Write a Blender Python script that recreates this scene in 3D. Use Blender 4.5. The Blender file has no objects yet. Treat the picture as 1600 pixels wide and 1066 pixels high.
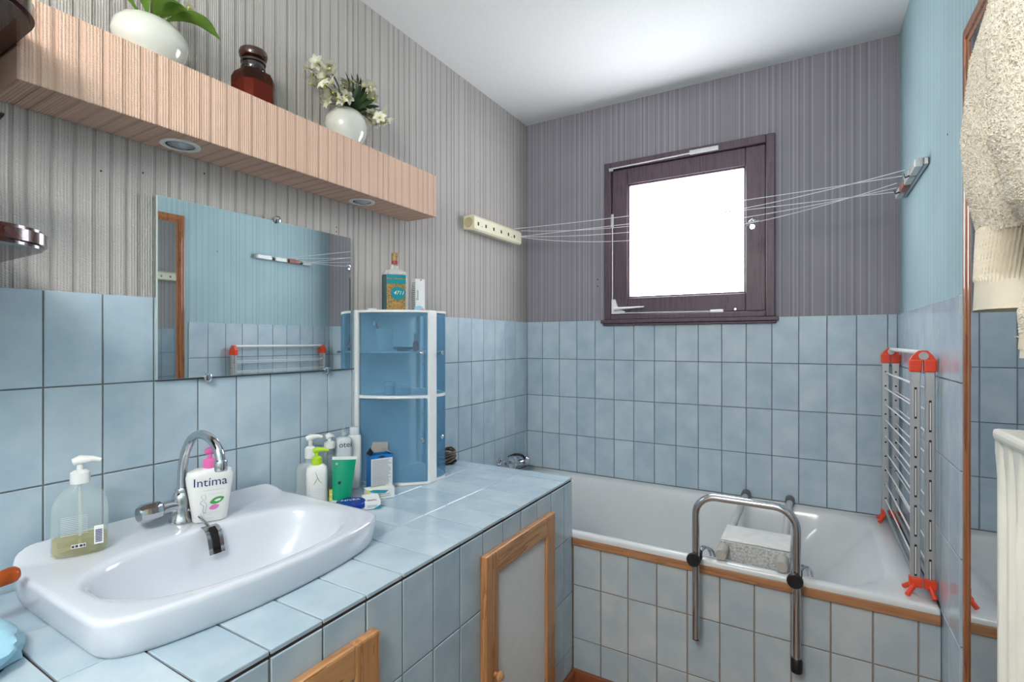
import bpy, bmesh, math, random
from mathutils import Vector, Matrix, noise as mnoise
random.seed(7)
PI = math.pi
sc = bpy.context.scene
C = sc.collection

# ------------------------------------------------------------------ camera
YAW = 0.5334
cam_d = bpy.data.cameras.new('camera')
cam_d.sensor_fit = 'HORIZONTAL'
cam_d.sensor_width = 36.0
cam_d.lens = 789.07 / 1600.0 * 36.0
cam_d.clip_start = 0.02
cam_d.shift_y = 0.0
cam = bpy.data.objects.new('camera', cam_d)
C.objects.link(cam)
cam.location = (1.398, 0.0, 1.2085)
cam.rotation_euler = (PI / 2, 0, YAW)
sc.camera = cam

# ------------------------------------------------------------------ world, lights, exposure
W_, D_, ZC, ZF = 1.70, 2.5376, 2.446, -0.085      # right wall, back wall, ceiling, floor
YR = -1.15                                         # rear wall
WINDOW_L = 9.0          # radiance of the daylit frosted pane
world = bpy.data.worlds.new('world')
sc.world = world
world.use_nodes = True
world.node_tree.nodes['Background'].inputs[0].default_value = (0.75, 0.86, 1.0, 1)
world.node_tree.nodes['Background'].inputs[1].default_value = 1.0
sc.view_settings.view_transform = 'Standard'
sc.view_settings.look = 'None'
sc.view_settings.gamma = 1.0
sc.view_settings.use_curve_mapping = False
sc.view_settings.exposure = 1.05
sc.cycles.max_bounces = 8
sc.cycles.caustics_reflective = False
sc.cycles.caustics_refractive = False
LAMP_XYZ, LAMP_R, LAMP_L = (1.10, -0.62, 2.16), 0.18, 25.0      # added fill light: unseen white globe above and behind the camera

# ------------------------------------------------------------------ helpers
def srgb(r, g, b):
    f = lambda c: (c / 12.92 if c <= 0.04045 else ((c + 0.055) / 1.055) ** 2.4)
    return (f(r / 255), f(g / 255), f(b / 255), 1)

class NT:
    def __init__(s, name):
        s.m = bpy.data.materials.new(name); s.m.use_nodes = True
        s.t = s.m.node_tree; s.n = s.t.nodes; s.b = s.n['Principled BSDF']; s.out = s.n['Material Output']
    def add(s, typ, **kw):
        nd = s.n.new(typ)
        for k, v in kw.items():
            if k.startswith('i_'): nd.inputs[k[2:].replace('_', ' ')].default_value = v
            else: setattr(nd, k, v)
        return nd
    def link(s, a, b): s.t.links.new(a, b)
    def math(s, op, a, b=None, c=None):
        nd = s.n.new('ShaderNodeMath'); nd.operation = op
        for i, v in enumerate((a, b, c)):
            if v is None: continue
            if isinstance(v, (int, float)): nd.inputs[i].default_value = v
            else: s.link(v, nd.inputs[i])
        return nd.outputs[0]
    def ramp(s, fac, stops):
        nd = s.n.new('ShaderNodeValToRGB'); e = nd.color_ramp.elements
        while len(e) < len(stops): e.new(0.5)
        for el, (p, c) in zip(e, stops): el.position = p; el.color = c
        s.link(fac, nd.inputs[0]); return nd.outputs[0]
    def mix(s, fac, a, b, mode='MIX'):
        nd = s.n.new('ShaderNodeMix'); nd.data_type = 'RGBA'; nd.blend_type = mode
        for i, v in ((0, fac), (6, a), (7, b)):
            if isinstance(v, (int, float)) or isinstance(v, tuple): nd.inputs[i].default_value = v
            else: s.link(v, nd.inputs[i])
        return nd.outputs[2]
    def bump(s, h, strength=0.3, dist=0.002):
        nd = s.n.new('ShaderNodeBump'); nd.inputs['Strength'].default_value = strength; nd.inputs['Distance'].default_value = dist
        s.link(h, nd.inputs['Height']); s.link(nd.outputs[0], s.b.inputs['Normal']); return nd
    def pos(s):
        return s.add('ShaderNodeNewGeometry').outputs['Position']
    def noise(s, vec, scale, detail=3.0, rough=0.5, dim='3D', w=None):
        nd = s.n.new('ShaderNodeTexNoise'); nd.noise_dimensions = dim
        nd.inputs['Scale'].default_value = scale; nd.inputs['Detail'].default_value = detail; nd.inputs['Roughness'].default_value = rough
        if dim == '1D': s.link(w, nd.inputs['W'])
        elif vec is not None: s.link(vec, nd.inputs['Vector'])
        return nd.outputs[0]

MATS = {}
def mat(name, col=(0.8, 0.8, 0.8, 1), rough=0.5, metal=0.0, spec=0.5, var=0.06, scale=30.0, coat=0.0, bump=0.0):
    """plain procedural material: colour with a faint noise and roughness variation"""
    if name in MATS: return MATS[name]
    t = NT(name)
    p = t.add('ShaderNodeTexCoord').outputs['Object']
    n = t.noise(p, scale, 3)
    a = tuple(c * (1 - var) for c in col[:3]) + (1,); b = tuple(min(1, c * (1 + var)) for c in col[:3]) + (1,)
    t.link(t.ramp(n, [(0.3, a), (0.7, b)]), t.b.inputs['Base Color'])
    t.b.inputs['Roughness'].default_value = rough
    t.b.inputs['Metallic'].default_value = metal
    t.b.inputs['Specular IOR Level'].default_value = spec
    t.b.inputs['Coat Weight'].default_value = coat
    if bump: t.bump(n, bump, 0.002)
    MATS[name] = t.m
    return t.m

def m_wallpaper(name, axis, base, dark, light, deep=1.0, fine=1.0):
    """ribbed textile wallpaper: yarns and grooves running vertically"""
    t = NT(name)
    P = t.pos()
    sp = t.add('ShaderNodeSeparateXYZ'); t.link(P, sp.inputs[0])
    h = sp.outputs[axis]
    # slight waviness of the yarns
    wv = t.math('MULTIPLY', t.math('SUBTRACT', t.noise(P, 120, 2), 0.5), 0.0007)
    hh = t.math('ADD', h, wv)
    yarn = t.math('ABSOLUTE', t.math('SINE', t.math('MULTIPLY', hh, PI / 0.0056)))
    vor = t.add('ShaderNodeTexVoronoi', voronoi_dimensions='1D', feature='DISTANCE_TO_EDGE')
    vor.inputs['Scale'].default_value = 30.0; vor.inputs['Randomness'].default_value = 1.0
    t.link(h, vor.inputs['W'])
    groove = t.math('MAXIMUM', 0.0, t.math('MINIMUM', 1.0, t.math('MULTIPLY', t.math('SUBTRACT', vor.outputs['Distance'], 0.07), 14.0)))
    thr = t.add('ShaderNodeTexVoronoi', voronoi_dimensions='1D', feature='DISTANCE_TO_EDGE')
    thr.inputs['Scale'].default_value = 41.0
    t.link(t.math('ADD', h, 7.3), thr.inputs['W'])
    lightl = t.math('LESS_THAN', thr.outputs['Distance'], 0.07)
    speck = t.noise(P, 420, 2, 0.6)
    # twist of the yarn: short slanted strokes along every thread
    up = t.math('MULTIPLY', t.math('ADD', sp.outputs[0], sp.outputs[2]), 2 * PI / 0.0052) if axis == 1 else t.math('MULTIPLY', sp.outputs[2], 2 * PI / 0.0052)
    tw = t.math('ADD', 0.5, t.math('MULTIPLY', 0.5, t.math('SINE', t.math('ADD', up, t.math('ADD', t.math('MULTIPLY', hh, PI / 0.0056), t.math('MULTIPLY', t.noise(P, 60, 2), 14.0))))))
    cloud = t.noise(P, 3.5, 3)
    c0 = t.ramp(cloud, [(0.3, tuple(c * 0.93 for c in base[:3]) + (1,)), (0.7, tuple(c * 1.06 for c in base[:3]) + (1,))])
    c1 = t.mix(t.math('MULTIPLY', lightl, 0.6), c0, light)
    c2 = t.mix(t.math('MULTIPLY', t.math('SUBTRACT', 1.0, groove), 0.42), c1, dark)
    yd = t.math('MULTIPLY', t.math('SUBTRACT', 1.0, yarn), 0.22 * fine)
    c3 = t.mix(yd, c2, dark)
    c35 = t.mix(t.math('MULTIPLY', tw, 0.20 * fine), c3, dark)
    c4 = t.mix(t.math('MULTIPLY', t.math('SUBTRACT', 1.0, speck), 0.40 * fine), c35, dark)
    t.link(c4, t.b.inputs['Base Color'])
    t.b.inputs['Roughness'].default_value = 0.95
    t.b.inputs['Specular IOR Level'].default_value = 0.15
    hgt = t.math('ADD', t.math('MULTIPLY', groove, 1.0), t.math('ADD', t.math('MULTIPLY', yarn, 0.42), t.math('ADD', t.math('MULTIPLY', tw, -0.16), t.math('MULTIPLY', speck, 0.5))))
    t.bump(hgt, 0.8 * deep, 0.0032)
    MATS[name] = t.m
    return t.m

def m_tile(name, cols, rough=0.16):
    t = NT(name)
    oi = t.add('ShaderNodeObjectInfo')
    tc = t.add('ShaderNodeTexCoord')
    vm = t.add('ShaderNodeVectorMath', operation='SCALE'); t.link(t.pos(), vm.inputs[0]); vm.inputs['Scale'].default_value = 1.0
    off = t.math('MULTIPLY', oi.outputs['Random'], 37.0)
    cmb = t.add('ShaderNodeCombineXYZ'); t.link(off, cmb.inputs[0]); t.link(off, cmb.inputs[1]); t.link(off, cmb.inputs[2])
    ad = t.add('ShaderNodeVectorMath', operation='ADD'); t.link(tc.outputs['Object'], ad.inputs[0]); t.link(cmb.outputs[0], ad.inputs[1])
    n = t.noise(ad.outputs[0], 11, 3, 0.5)
    f = t.math('ADD', t.math('MULTIPLY', n, 0.8), t.math('MULTIPLY', oi.outputs['Random'], 0.2))
    t.link(t.ramp(f, [(0.30, cols[0]), (0.5, cols[1]), (0.72, cols[2])]), t.b.inputs['Base Color'])
    t.b.inputs['Roughness'].default_value = rough
    t.b.inputs['Specular IOR Level'].default_value = 0.5
    t.bump(t.noise(ad.outputs[0], 16, 2), 0.10, 0.004)
    MATS[name] = t.m
    return t.m

def m_wood(name, c1, c2, axis=2, rough=0.4, scale=1.0, coat=0.0):
    t = NT(name)
    tc = t.add('ShaderNodeTexCoord')
    mp = t.add('ShaderNodeMapping'); s = [26 * scale] * 3; s[axis] = 1.6 * scale
    mp.inputs['Scale'].default_value = s
    t.link(tc.outputs['Object'], mp.inputs['Vector'])
    n = t.noise(mp.outputs[0], 1.3, 5, 0.55)
    w = t.math('FRACT', t.math('MULTIPLY', n, 5.0))
    w2 = t.math('MULTIPLY', w, w)
    t.link(t.ramp(w2, [(0.0, c1), (0.6, tuple((a + b) / 2 for a, b in zip(c1, c2))), (1.0, c2)]), t.b.inputs['Base Color'])
    t.b.inputs['Roughness'].default_value = rough
    t.b.inputs['Coat Weight'].default_value = coat
    t.bump(w2, 0.12, 0.001)
    MATS[name] = t.m
    return t.m

def m_clear(name, tint, fac=0.85, rough=0.05, col=None):
    """thin clear plastic or glass: tinted transparency under a glossy skin"""
    t = NT(name)
    tr = t.add('ShaderNodeBsdfTransparent'); tr.inputs[0].default_value = tint
    mx = t.add('ShaderNodeMixShader')
    t.b.inputs['Base Color'].default_value = col or tint
    t.b.inputs['Roughness'].default_value = rough
    fr = t.add('ShaderNodeLayerWeight'); fr.inputs[0].default_value = 0.25
    f = t.math('SUBTRACT', fac, t.math('MULTIPLY', fr.outputs['Facing'], 0.45 * fac))
    t.link(f, mx.inputs[0]); t.link(t.b.outputs[0], mx.inputs[1]); t.link(tr.outputs[0], mx.inputs[2])
    t.link(mx.outputs[0], t.out.inputs['Surface'])
    MATS[name] = t.m
    return t.m

def m_emit(name, col, strength, tex=0.0):
    t = NT(name)
    em = t.add('ShaderNodeEmission')
    em.inputs[1].default_value = strength
    if tex:
        n = t.noise(t.pos(), 260, 3, 0.7)
        t.link(t.ramp(n, [(0.3, tuple(c * (1 - tex) for c in col[:3]) + (1,)), (0.7, col)]), em.inputs[0])
    else:
        em.inputs[0].default_value = col
    t.link(em.outputs[0], t.out.inputs['Surface'])
    MATS[name] = t.m
    return t.m

# ---- mesh builders (each adds to a bmesh)
def nb(): return bmesh.new()
def bx(bm, x0, x1, y0, y1, z0, z1, bev=0.0, seg=1):
    vs = [bm.verts.new((x, y, z)) for z in (z0, z1) for y in (y0, y1) for x in (x0, x1)]
    F = [(0, 2, 3, 1), (4, 5, 7, 6), (0, 1, 5, 4), (1, 3, 7, 5), (3, 2, 6, 7), (2, 0, 4, 6)]
    fs = [bm.faces.new([vs[i] for i in f]) for f in F]
    if bev > 0:
        es = list({e for f in fs for e in f.edges})
        bmesh.ops.bevel(bm, geom=es, offset=bev, segments=seg, profile=0.6, affect='EDGES', clamp_overlap=True)
    return bm
def lathe(bm, prof, n=32, c=(0, 0, 0), sx=1.0, sy=1.0, cap=True, ax='Z'):
    rings = []
    for r, z in prof:
        ring = []
        for i in range(n):
            a = 2 * PI * i / n
            p = (r * math.cos(a) * sx, r * math.sin(a) * sy, z)
            if ax == 'Y': p = (p[0], p[2], p[1])
            elif ax == 'X': p = (p[2], p[0], p[1])
            ring.append(bm.verts.new((c[0] + p[0], c[1] + p[1], c[2] + p[2])))
        rings.append(ring)
    for a, b in zip(rings, rings[1:]):
        for i in range(n):
            f = [a[i], a[(i + 1) % n], b[(i + 1) % n], b[i]]
            if ax == 'Y': f.reverse()
            bm.faces.new(f)
    if cap:
        f0 = list(reversed(rings[0])); f1 = rings[-1]
        if ax == 'Y': f0 = list(rings[0]); f1 = list(reversed(rings[-1]))
        bm.faces.new(f0); bm.faces.new(f1)
    return bm
def tube(bm, pts, r, n=10, cap=True, closed=False):
    pts = [Vector(p) for p in pts]
    rs = r if isinstance(r, (list, tuple)) else [r] * len(pts)
    rings = []; prev = None
    L = len(pts)
    for i, p in enumerate(pts):
        if closed: d = pts[(i + 1) % L] - pts[i - 1]
        else: d = (pts[min(i + 1, L - 1)] - pts[max(i - 1, 0)])
        d.normalize()
        if prev is None:
            u = d.orthogonal().normalized()
        else:
            u = (prev - d * prev.dot(d)).normalized()
        prev = u; v = d.cross(u)
        rings.append([bm.verts.new(p + (u * math.cos(2 * PI * k / n) + v * math.sin(2 * PI * k / n)) * rs[i]) for k in range(n)])
    pr = list(zip(rings, rings[1:]))
    if closed: pr.append((rings[-1], rings[0]))
    for a, b in pr:
        for k in range(n): bm.faces.new([a[k], a[(k + 1) % n], b[(k + 1) % n], b[k]])
    if cap and not closed:
        bm.faces.new(list(reversed(rings[0]))); bm.faces.new(rings[-1])
    return bm
def smooth_path(pts, k=6):
    """Catmull-Rom through the points"""
    P = [Vector(p) for p in pts]; P = [P[0] * 2 - P[1]] + P + [P[-1] * 2 - P[-2]]
    out = []
    for i in range(1, len(P) - 2):
        for j in range(k):
            t = j / k; a, b, c, d = P[i - 1], P[i], P[i + 1], P[i + 2]
            out.append(0.5 * ((2 * b) + (c - a) * t + (2 * a - 5 * b + 4 * c - d) * t * t + (3 * b - a - 3 * c + d) * t ** 3))
    out.append(P[-2]); return out
def prism(bm, poly, h0, h1, plane='XY'):
    """extruded polygon (ccw); plane XY extruded along z, YZ along x, XZ along y"""
    def P(a, b, h): return {'XY': (a, b, h), 'YZ': (h, a, b), 'XZ': (a, h, b)}[plane]
    lo_ = [bm.verts.new(P(a, b, h0)) for a, b in poly]; hi = [bm.verts.new(P(a, b, h1)) for a, b in poly]
    n = len(poly)
    bm.faces.new(list(reversed(lo_))); bm.faces.new(hi)
    for i in range(n): bm.faces.new([lo_[i], lo_[(i + 1) % n], hi[(i + 1) % n], hi[i]])
    bmesh.ops.recalc_face_normals(bm, faces=bm.faces)
    return bm
def loft(bm, rings, cap0=True, cap1=True):
    R = [[bm.verts.new(p) for p in r] for r in rings]
    n = len(R[0])
    for a, b in zip(R, R[1:]):
        for i in range(n): bm.faces.new([a[i], a[(i + 1) % n], b[(i + 1) % n], b[i]])
    if cap0: bm.faces.new(list(reversed(R[0])))
    if cap1: bm.faces.new(R[-1])
    return bm
def rrect(x0, x1, y0, y1, r, k=6, z=None):
    """rounded rectangle ccw, k+1 points per corner; r = one radius or 4 (x1y0, x1y1, x0y1, x0y0)"""
    rr = r if isinstance(r, (list, tuple)) else [r] * 4
    out = []
    for (cx, cy, a0), q in zip([(x1, y0, -PI / 2), (x1, y1, 0), (x0, y1, PI / 2), (x0, y0, PI)], rr):
        ox = cx - q if cx == x1 else cx + q; oy = cy - q if cy == y1 else cy + q
        for i in range(k + 1):
            a = a0 + PI / 2 * i / k
            p = (ox + q * math.cos(a), oy + q * math.sin(a))
            out.append(p if z is None else (p[0], p[1], z))
    return out

# ---- objects
def mesh_of(bm, name, mats, smooth=False, angle=40):
    me = bpy.data.meshes.new(name)
    bm.normal_update(); bm.to_mesh(me); bm.free()
    for m in (mats if isinstance(mats, (list, tuple)) else [mats]): me.materials.append(m)
    if smooth:
        me.polygons.foreach_set('use_smooth', [True] * len(me.polygons))
        try: me.set_sharp_from_angle(angle=math.radians(angle))
        except Exception: pass
    return me
def link(name, me, parent=None, loc=(0, 0, 0), rot=(0, 0, 0)):
    o = bpy.data.objects.new(name, me); C.objects.link(o)
    o.location = loc; o.rotation_euler = rot
    if parent: o.parent = parent
    return o
def obj(name, bm, mats, parent=None, smooth=False, world=True, angle=40, label=None):
    """world=True: the bmesh is in world space and the thing is unrotated"""
    if parent is not None and world:
        r = parent
        off = Vector((0, 0, 0))
        while r is not None: off += Vector(r.location); r = r.parent
        bmesh.ops.translate(bm, vec=-off, verts=bm.verts)
    o = link(name, mesh_of(bm, name, mats, smooth, angle), parent)
    if label: o['label'] = label
    return o
def tag(o, label, cat, group=None):
    o['label'] = label; o['category'] = cat
    if group: o['group'] = group
    return o
def thing(name, label, cat, loc=(0, 0, 0), rotz=0.0, group=None):
    o = link(name, None, None, loc, (0, 0, rotz))
    o.empty_display_size = 0.03
    return tag(o, label, cat, group)
def struct(name, bm, mats, label=None, smooth=False):
    o = obj(name, bm, mats, None, smooth)
    o['kind'] = 'structure'
    if label: o['label'] = label
    return o
def local(parent, name, bm, mats, smooth=True, angle=40, label=None):
    return obj(name, bm, mats, parent, smooth, False, angle, label)

def lettering(parent, name, text, size, mapf, m, align='CENTER', sub=0, depth=0.0002, shear=0.0, label=None):
    cu = bpy.data.curves.new(name, 'FONT'); cu.body = text; cu.size = size; cu.align_x = align; cu.resolution_u = 3; cu.shear = shear
    tmp = bpy.data.objects.new(name, cu); C.objects.link(tmp)
    dg = bpy.context.evaluated_depsgraph_get()
    me = bpy.data.meshes.new_from_object(tmp.evaluated_get(dg))
    bpy.data.objects.remove(tmp); bpy.data.curves.remove(cu)
    for v in me.vertices: v.co = Vector(mapf(v.co.x, v.co.y))
    me.materials.clear(); me.materials.append(m)
    o = link(name, me, parent)
    if label: o['label'] = label
    return o

TILE_CACHE = {}
def tile(parent, plane, a0, a1, b0, b1, face, m, th=0.008, ch=0.0012, name='tile'):
    """one tile: plane 'x+' faces +x (a=y, b=z), 'x-' faces -x, 'y-' faces -y (a=x, b=z), 'z+' faces up (a=x, b=y)"""
    w, h = round(a1 - a0, 4), round(b1 - b0, 4)
    key = (plane, w, h, m.name, th)
    def P(a, b, d):
        if plane == 'x+': return (d, a, b)
        if plane == 'x-': return (-d, a, b)
        if plane == 'y-': return (a, -d, b)
        return (a, b, d)
    if key not in TILE_CACHE:
        bm = nb(); R = []
        for (e, d) in ((0, -th), (0, -ch), (ch, 0)):
            R.append([bm.verts.new(P(sa * (w / 2 - e), sb * (h / 2 - e), d)) for sa, sb in ((-1, -1), (1, -1), (1, 1), (-1, 1))])
        for r0, r1 in zip(R, R[1:]):
            for i in range(4): bm.faces.new([r0[i], r0[(i + 1) % 4], r1[(i + 1) % 4], r1[i]])
        bm.faces.new(R[-1]); bm.faces.new(list(reversed(R[0])))
        bmesh.ops.recalc_face_normals(bm, faces=bm.faces)
        TILE_CACHE[key] = mesh_of(bm, name, m)
    ca, cb = (a0 + a1) / 2, (b0 + b1) / 2
    j = random.uniform(-0.0006, 0.0002)
    loc = {'x+': (face + j, ca, cb), 'x-': (face - j, ca, cb), 'y-': (ca, face - j, cb), 'z+': (ca, cb, face + j)}[plane]
    o = link(name, TILE_CACHE[key], parent, loc)
    t = 0.0035
    o.rotation_euler = (random.uniform(-t, t), random.uniform(-t, t), random.uniform(-t, t))
    return o

# ------------------------------------------------------------------ materials
M_WL = m_wallpaper('wallpaper_grey', 1, srgb(206, 201, 197), srgb(120, 114, 112), srgb(228, 224, 220))
M_WB = m_wallpaper('wallpaper_mauve', 0, srgb(150, 146, 154), srgb(118, 113, 122), srgb(190, 187, 196), 0.32, 0.28)
M_WR = m_wallpaper('wallpaper_blue', 1, srgb(164, 190, 196), srgb(130, 160, 170), srgb(186, 206, 212), 0.3, 0.3)
M_PEACH = m_wallpaper('wallpaper_peach', 1, srgb(234, 201, 180), srgb(184, 146, 124), srgb(244, 218, 200))
M_CEIL = mat('ceiling_paint', srgb(236, 237, 236), 0.95, var=0.02, scale=160, bump=0.5)
M_TILE = m_tile('tile_blue', (srgb(166, 186, 200), srgb(178, 196, 208), srgb(192, 206, 214)))
M_TILEW = m_tile('tile_pale', (srgb(168, 182, 192), srgb(180, 190, 196), srgb(194, 200, 202)), 0.3)
M_GROUT = mat('grout_grey', srgb(112, 114, 116), 0.95, var=0.15, scale=60)
M_GROUTD = mat('grout_brown', srgb(66, 48, 44), 0.95, var=0.2, scale=60)
M_GROUTP = mat('grout_tan', srgb(138, 128, 116), 0.95, var=0.12, scale=60)
M_FLOOR = m_wood('floor_boards', srgb(146, 120, 102), srgb(112, 88, 74), 0, 0.4)
M_CER = mat('white_ceramic', srgb(212, 216, 224), 0.12, var=0.01, scale=8, coat=0.4)
M_TUB = mat('tub_enamel', srgb(214, 217, 218), 0.22, var=0.03, scale=5, coat=0.2)
M_CHROME = mat('chrome', srgb(205, 208, 212), 0.09, 1.0, var=0.02)
M_STEEL = mat('brushed_aluminium', srgb(176, 178, 180), 0.38, 1.0, var=0.05)
M_WPLASTIC = mat('white_plastic', srgb(232, 232, 230), 0.35, var=0.02)
M_CREAM = mat('cream_plastic', srgb(222, 216, 188), 0.4, var=0.03)
M_BLACK = mat('black_rubber', srgb(22, 22, 24), 0.45, var=0.1)
M_DARK = mat('dark_gap', srgb(40, 38, 38), 0.8)
M_GREYP = mat('grey_rubber', srgb(172, 169, 162), 0.55, var=0.04)
M_PINE = m_wood('pine_vertical', srgb(196, 142, 94), srgb(152, 98, 56), 2, 0.38, 1.0, 0.3)
M_PINEH = m_wood('pine_horizontal', srgb(200, 148, 100), srgb(148, 94, 54), 1, 0.38, 1.0, 0.3)
M_TRIM = m_wood('bath_edge_wood', srgb(178, 128, 90), srgb(140, 94, 62), 0, 0.45)
M_FRAMEW = m_wood('mirror_frame_wood', srgb(164, 104, 62), srgb(112, 64, 36), 2, 0.3, 1.0, 0.4)
M_MAHOG = m_wood('mahogany', srgb(74, 34, 26), srgb(48, 22, 18), 0, 0.22, 1.0, 0.6)
M_WINF = m_wood('window_wood', srgb(92, 74, 84), srgb(70, 56, 66), 2, 0.45)
M_MIRROR = mat('mirror_silver', (0.86, 0.9, 0.9, 1), 0.015, 1.0, var=0.0)
M_WHITEP = mat('white_panel', srgb(224, 224, 224), 0.5, var=0.02)
M_ORANGE = mat('orange_plastic', srgb(226, 70, 40), 0.4, var=0.04)
M_PLINTH = m_wood('plinth_wood', srgb(150, 84, 52), srgb(110, 58, 34), 0, 0.4)
M_PANE = m_emit('frosted_daylight_pane', (0.93, 0.95, 1.0, 1), WINDOW_L, 0.25)
M_LAMP = m_emit('fill_lamp_glow', (1.0, 0.97, 0.94, 1), LAMP_L)
M_BLUEPRINT = mat('ink_navy', srgb(28, 40, 104), 0.5)
M_INK = mat('ink_black', srgb(36, 36, 40), 0.6)
M_INKW = mat('ink_white', srgb(240, 240, 240), 0.5)

# ------------------------------------------------------------------ room shell
ZT = 1.3162          # top of the wall tiles
PX, PZ, J = 0.1047, 0.2069, 0.0032
wall_left = struct('wall_left', bx(nb(), -0.108, -0.008, YR, D_ + 0.108, ZF, ZC), M_WL, 'left wall in grey ribbed textile wallpaper above blue tiles')
WX0, WX1, WZ0, WZ1 = 0.49, 1.24, 1.325, 2.11     # hole for the window
bm = nb()
yb0, yb1 = D_ + 0.008, D_ + 0.108
bx(bm, -0.008, WX0, yb0, yb1, ZF, ZC); bx(bm, WX1, W_ + 0.008, yb0, yb1, ZF, ZC)
bx(bm, WX0, WX1, yb0, yb1, ZF, WZ0); bx(bm, WX0, WX1, yb0, yb1, WZ1, ZC)
wall_back = struct('wall_back', bm, M_WB, 'back wall in mauve grey ribbed wallpaper around the window')
wall_right = struct('wall_right', bx(nb(), W_ + 0.008, W_ + 0.108, YR, D_ + 0.108, ZF, ZC), M_WR, 'right wall in pale blue ribbed wallpaper')
bm = nb(); bx(bm, -0.008, 0.75, YR - 0.1, YR, ZF, ZC); bx(bm, 1.55, W_ + 0.008, YR - 0.1, YR, ZF, ZC); bx(bm, 0.75, 1.55, YR - 0.1, YR, 1.96, ZC)
wall_rear = struct('wall_rear', bm, mat('rear_wall_paint', srgb(232, 232, 228), 0.9, var=0.02))
struct('floor', bx(nb(), -0.108, W_ + 0.108, YR - 0.1, D_ + 0.108, ZF - 0.1, ZF), M_FLOOR, 'brown wooden floor')
struct('ceiling', bx(nb(), -0.108, W_ + 0.108, YR - 0.1, D_ + 0.108, ZC, ZC + 0.1), M_CEIL, 'white stippled ceiling')
door = struct('door_1', bx(nb(), 0.75, 1.55, YR - 0.07, YR - 0.03, ZF, 1.96), M_WHITEP)
obj('door_handle', tube(nb(), [(0.83, YR - 0.03, 0.95), (0.83, YR + 0.02, 0.95), (0.93, YR + 0.02, 0.95)], 0.009), M_CHROME, door, True)
lx, ly, lz = LAMP_XYZ
lamp = thing('fill_lamp', 'white globe lamp added out of view on the ceiling as fill light', 'lamp', (lx, ly, ZC))
obj('ceiling_rose', lathe(nb(), [(0.05, ZC), (0.05, ZC - 0.015), (0.02, ZC - 0.03)], 24, (lx, ly, 0)), M_WPLASTIC, lamp, True)
obj('rod', tube(nb(), [(lx, ly, ZC - 0.02), (lx, ly, lz + LAMP_R * 0.9)], 0.006, 10), M_CHROME, lamp, True)
obj('globe', lathe(nb(), [(max(0.004, LAMP_R * math.sin(PI * i / 20)), -LAMP_R * math.cos(PI * i / 20)) for i in range(21)], 32, (lx, ly, lz)), M_LAMP, lamp, True)

# grout beds under the tiles
obj('grout', bx(nb(), -0.008, -0.0025, -0.35, D_, 0.46, ZT - 0.001), M_GROUT, wall_left)
obj('grout', bx(nb(), 0.0, W_, D_ + 0.0025, D_ + 0.008, 0.40, ZT - 0.001), M_GROUT, wall_back)
YE = 1.5572          # where the right-hand tiles end
obj('grout', bx(nb(), W_ + 0.0025, W_ + 0.008, YE + 0.001, D_, ZF, ZT - 0.001), M_GROUT, wall_right)
# left wall tiles
YL = 0.4163
k = -7
while YL + PX * k < D_ - 0.004:
    a0 = YL + PX * k + J / 2; a1 = min(YL + PX * (k + 1) - J / 2, D_ - 0.001)
    for r in range(4):
        b1 = ZT - r * PZ - (J / 2 if r else 0); b0 = ZT - (r + 1) * PZ + J / 2
        if r == 3 and a1 < 1.75: continue
        if r == 3: b0 = 0.497
        if a1 - a0 > 0.004: tile(wall_left, 'x+', a0, a1, b0, b1, 0.0, M_TILE)
    k += 1
# back wall tiles
for k in range(17):
    a0 = max(0.001, -0.0063 + PX * k + J / 2); a1 = min(W_ - 0.001, -0.0063 + PX * (k + 1) - J / 2)
    for r in range(4):
        b1 = ZT - r * PZ - (J / 2 if r else 0); b0 = ZT - (r + 1) * PZ + J / 2
        if r == 3: b0 = 0.497
        tile(wall_back, 'y-', a0, a1, b0, b1, D_, M_TILE)
# right wall tiles
for k in range(10):
    a0 = YE + PX * k + (J / 2 if k else 0); a1 = min(YE + PX * (k + 1) - J / 2, D_ - 0.001)
    for r in range(7):
        b1 = ZT - r * PZ - (J / 2 if r else 0); b0 = ZT - (r + 1) * PZ + J / 2
        if k > 1:
            if r > 3: continue
            if r == 3: b0 = 0.497
        b0 = max(b0, ZF + 0.002)
        if b1 - b0 > 0.004: tile(wall_right, 'x-', a0, a1, b0, b1, W_, M_TILE)
# plug holes and screw marks in the wallpaper
for (y, z) in ((0.52, 1.60), (0.605, 1.62), (0.75, 1.66), (1.19, 1.585), (1.19, 1.60), (2.05, 1.99)):
    obj('screw_hole', lathe(nb(), [(0.0022, 0), (0.002, 0.0006)], 10, (-0.008, y, z), ax='X'), M_DARK, wall_left)
for z in (1.50, 1.535):
    obj('screw_hole', lathe(nb(), [(0.0035, -0.001), (0.003, 0.0)], 10, (0.425, D_ + 0.008, z), ax='Y'), M_DARK, wall_back)
for (y, z) in ((1.72, 1.75),):
    obj('screw_hole', lathe(nb(), [(0.003, -0.0006), (0.0035, 0)], 10, (W_ + 0.008, y, z), ax='X'), M_DARK, wall_right)

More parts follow.
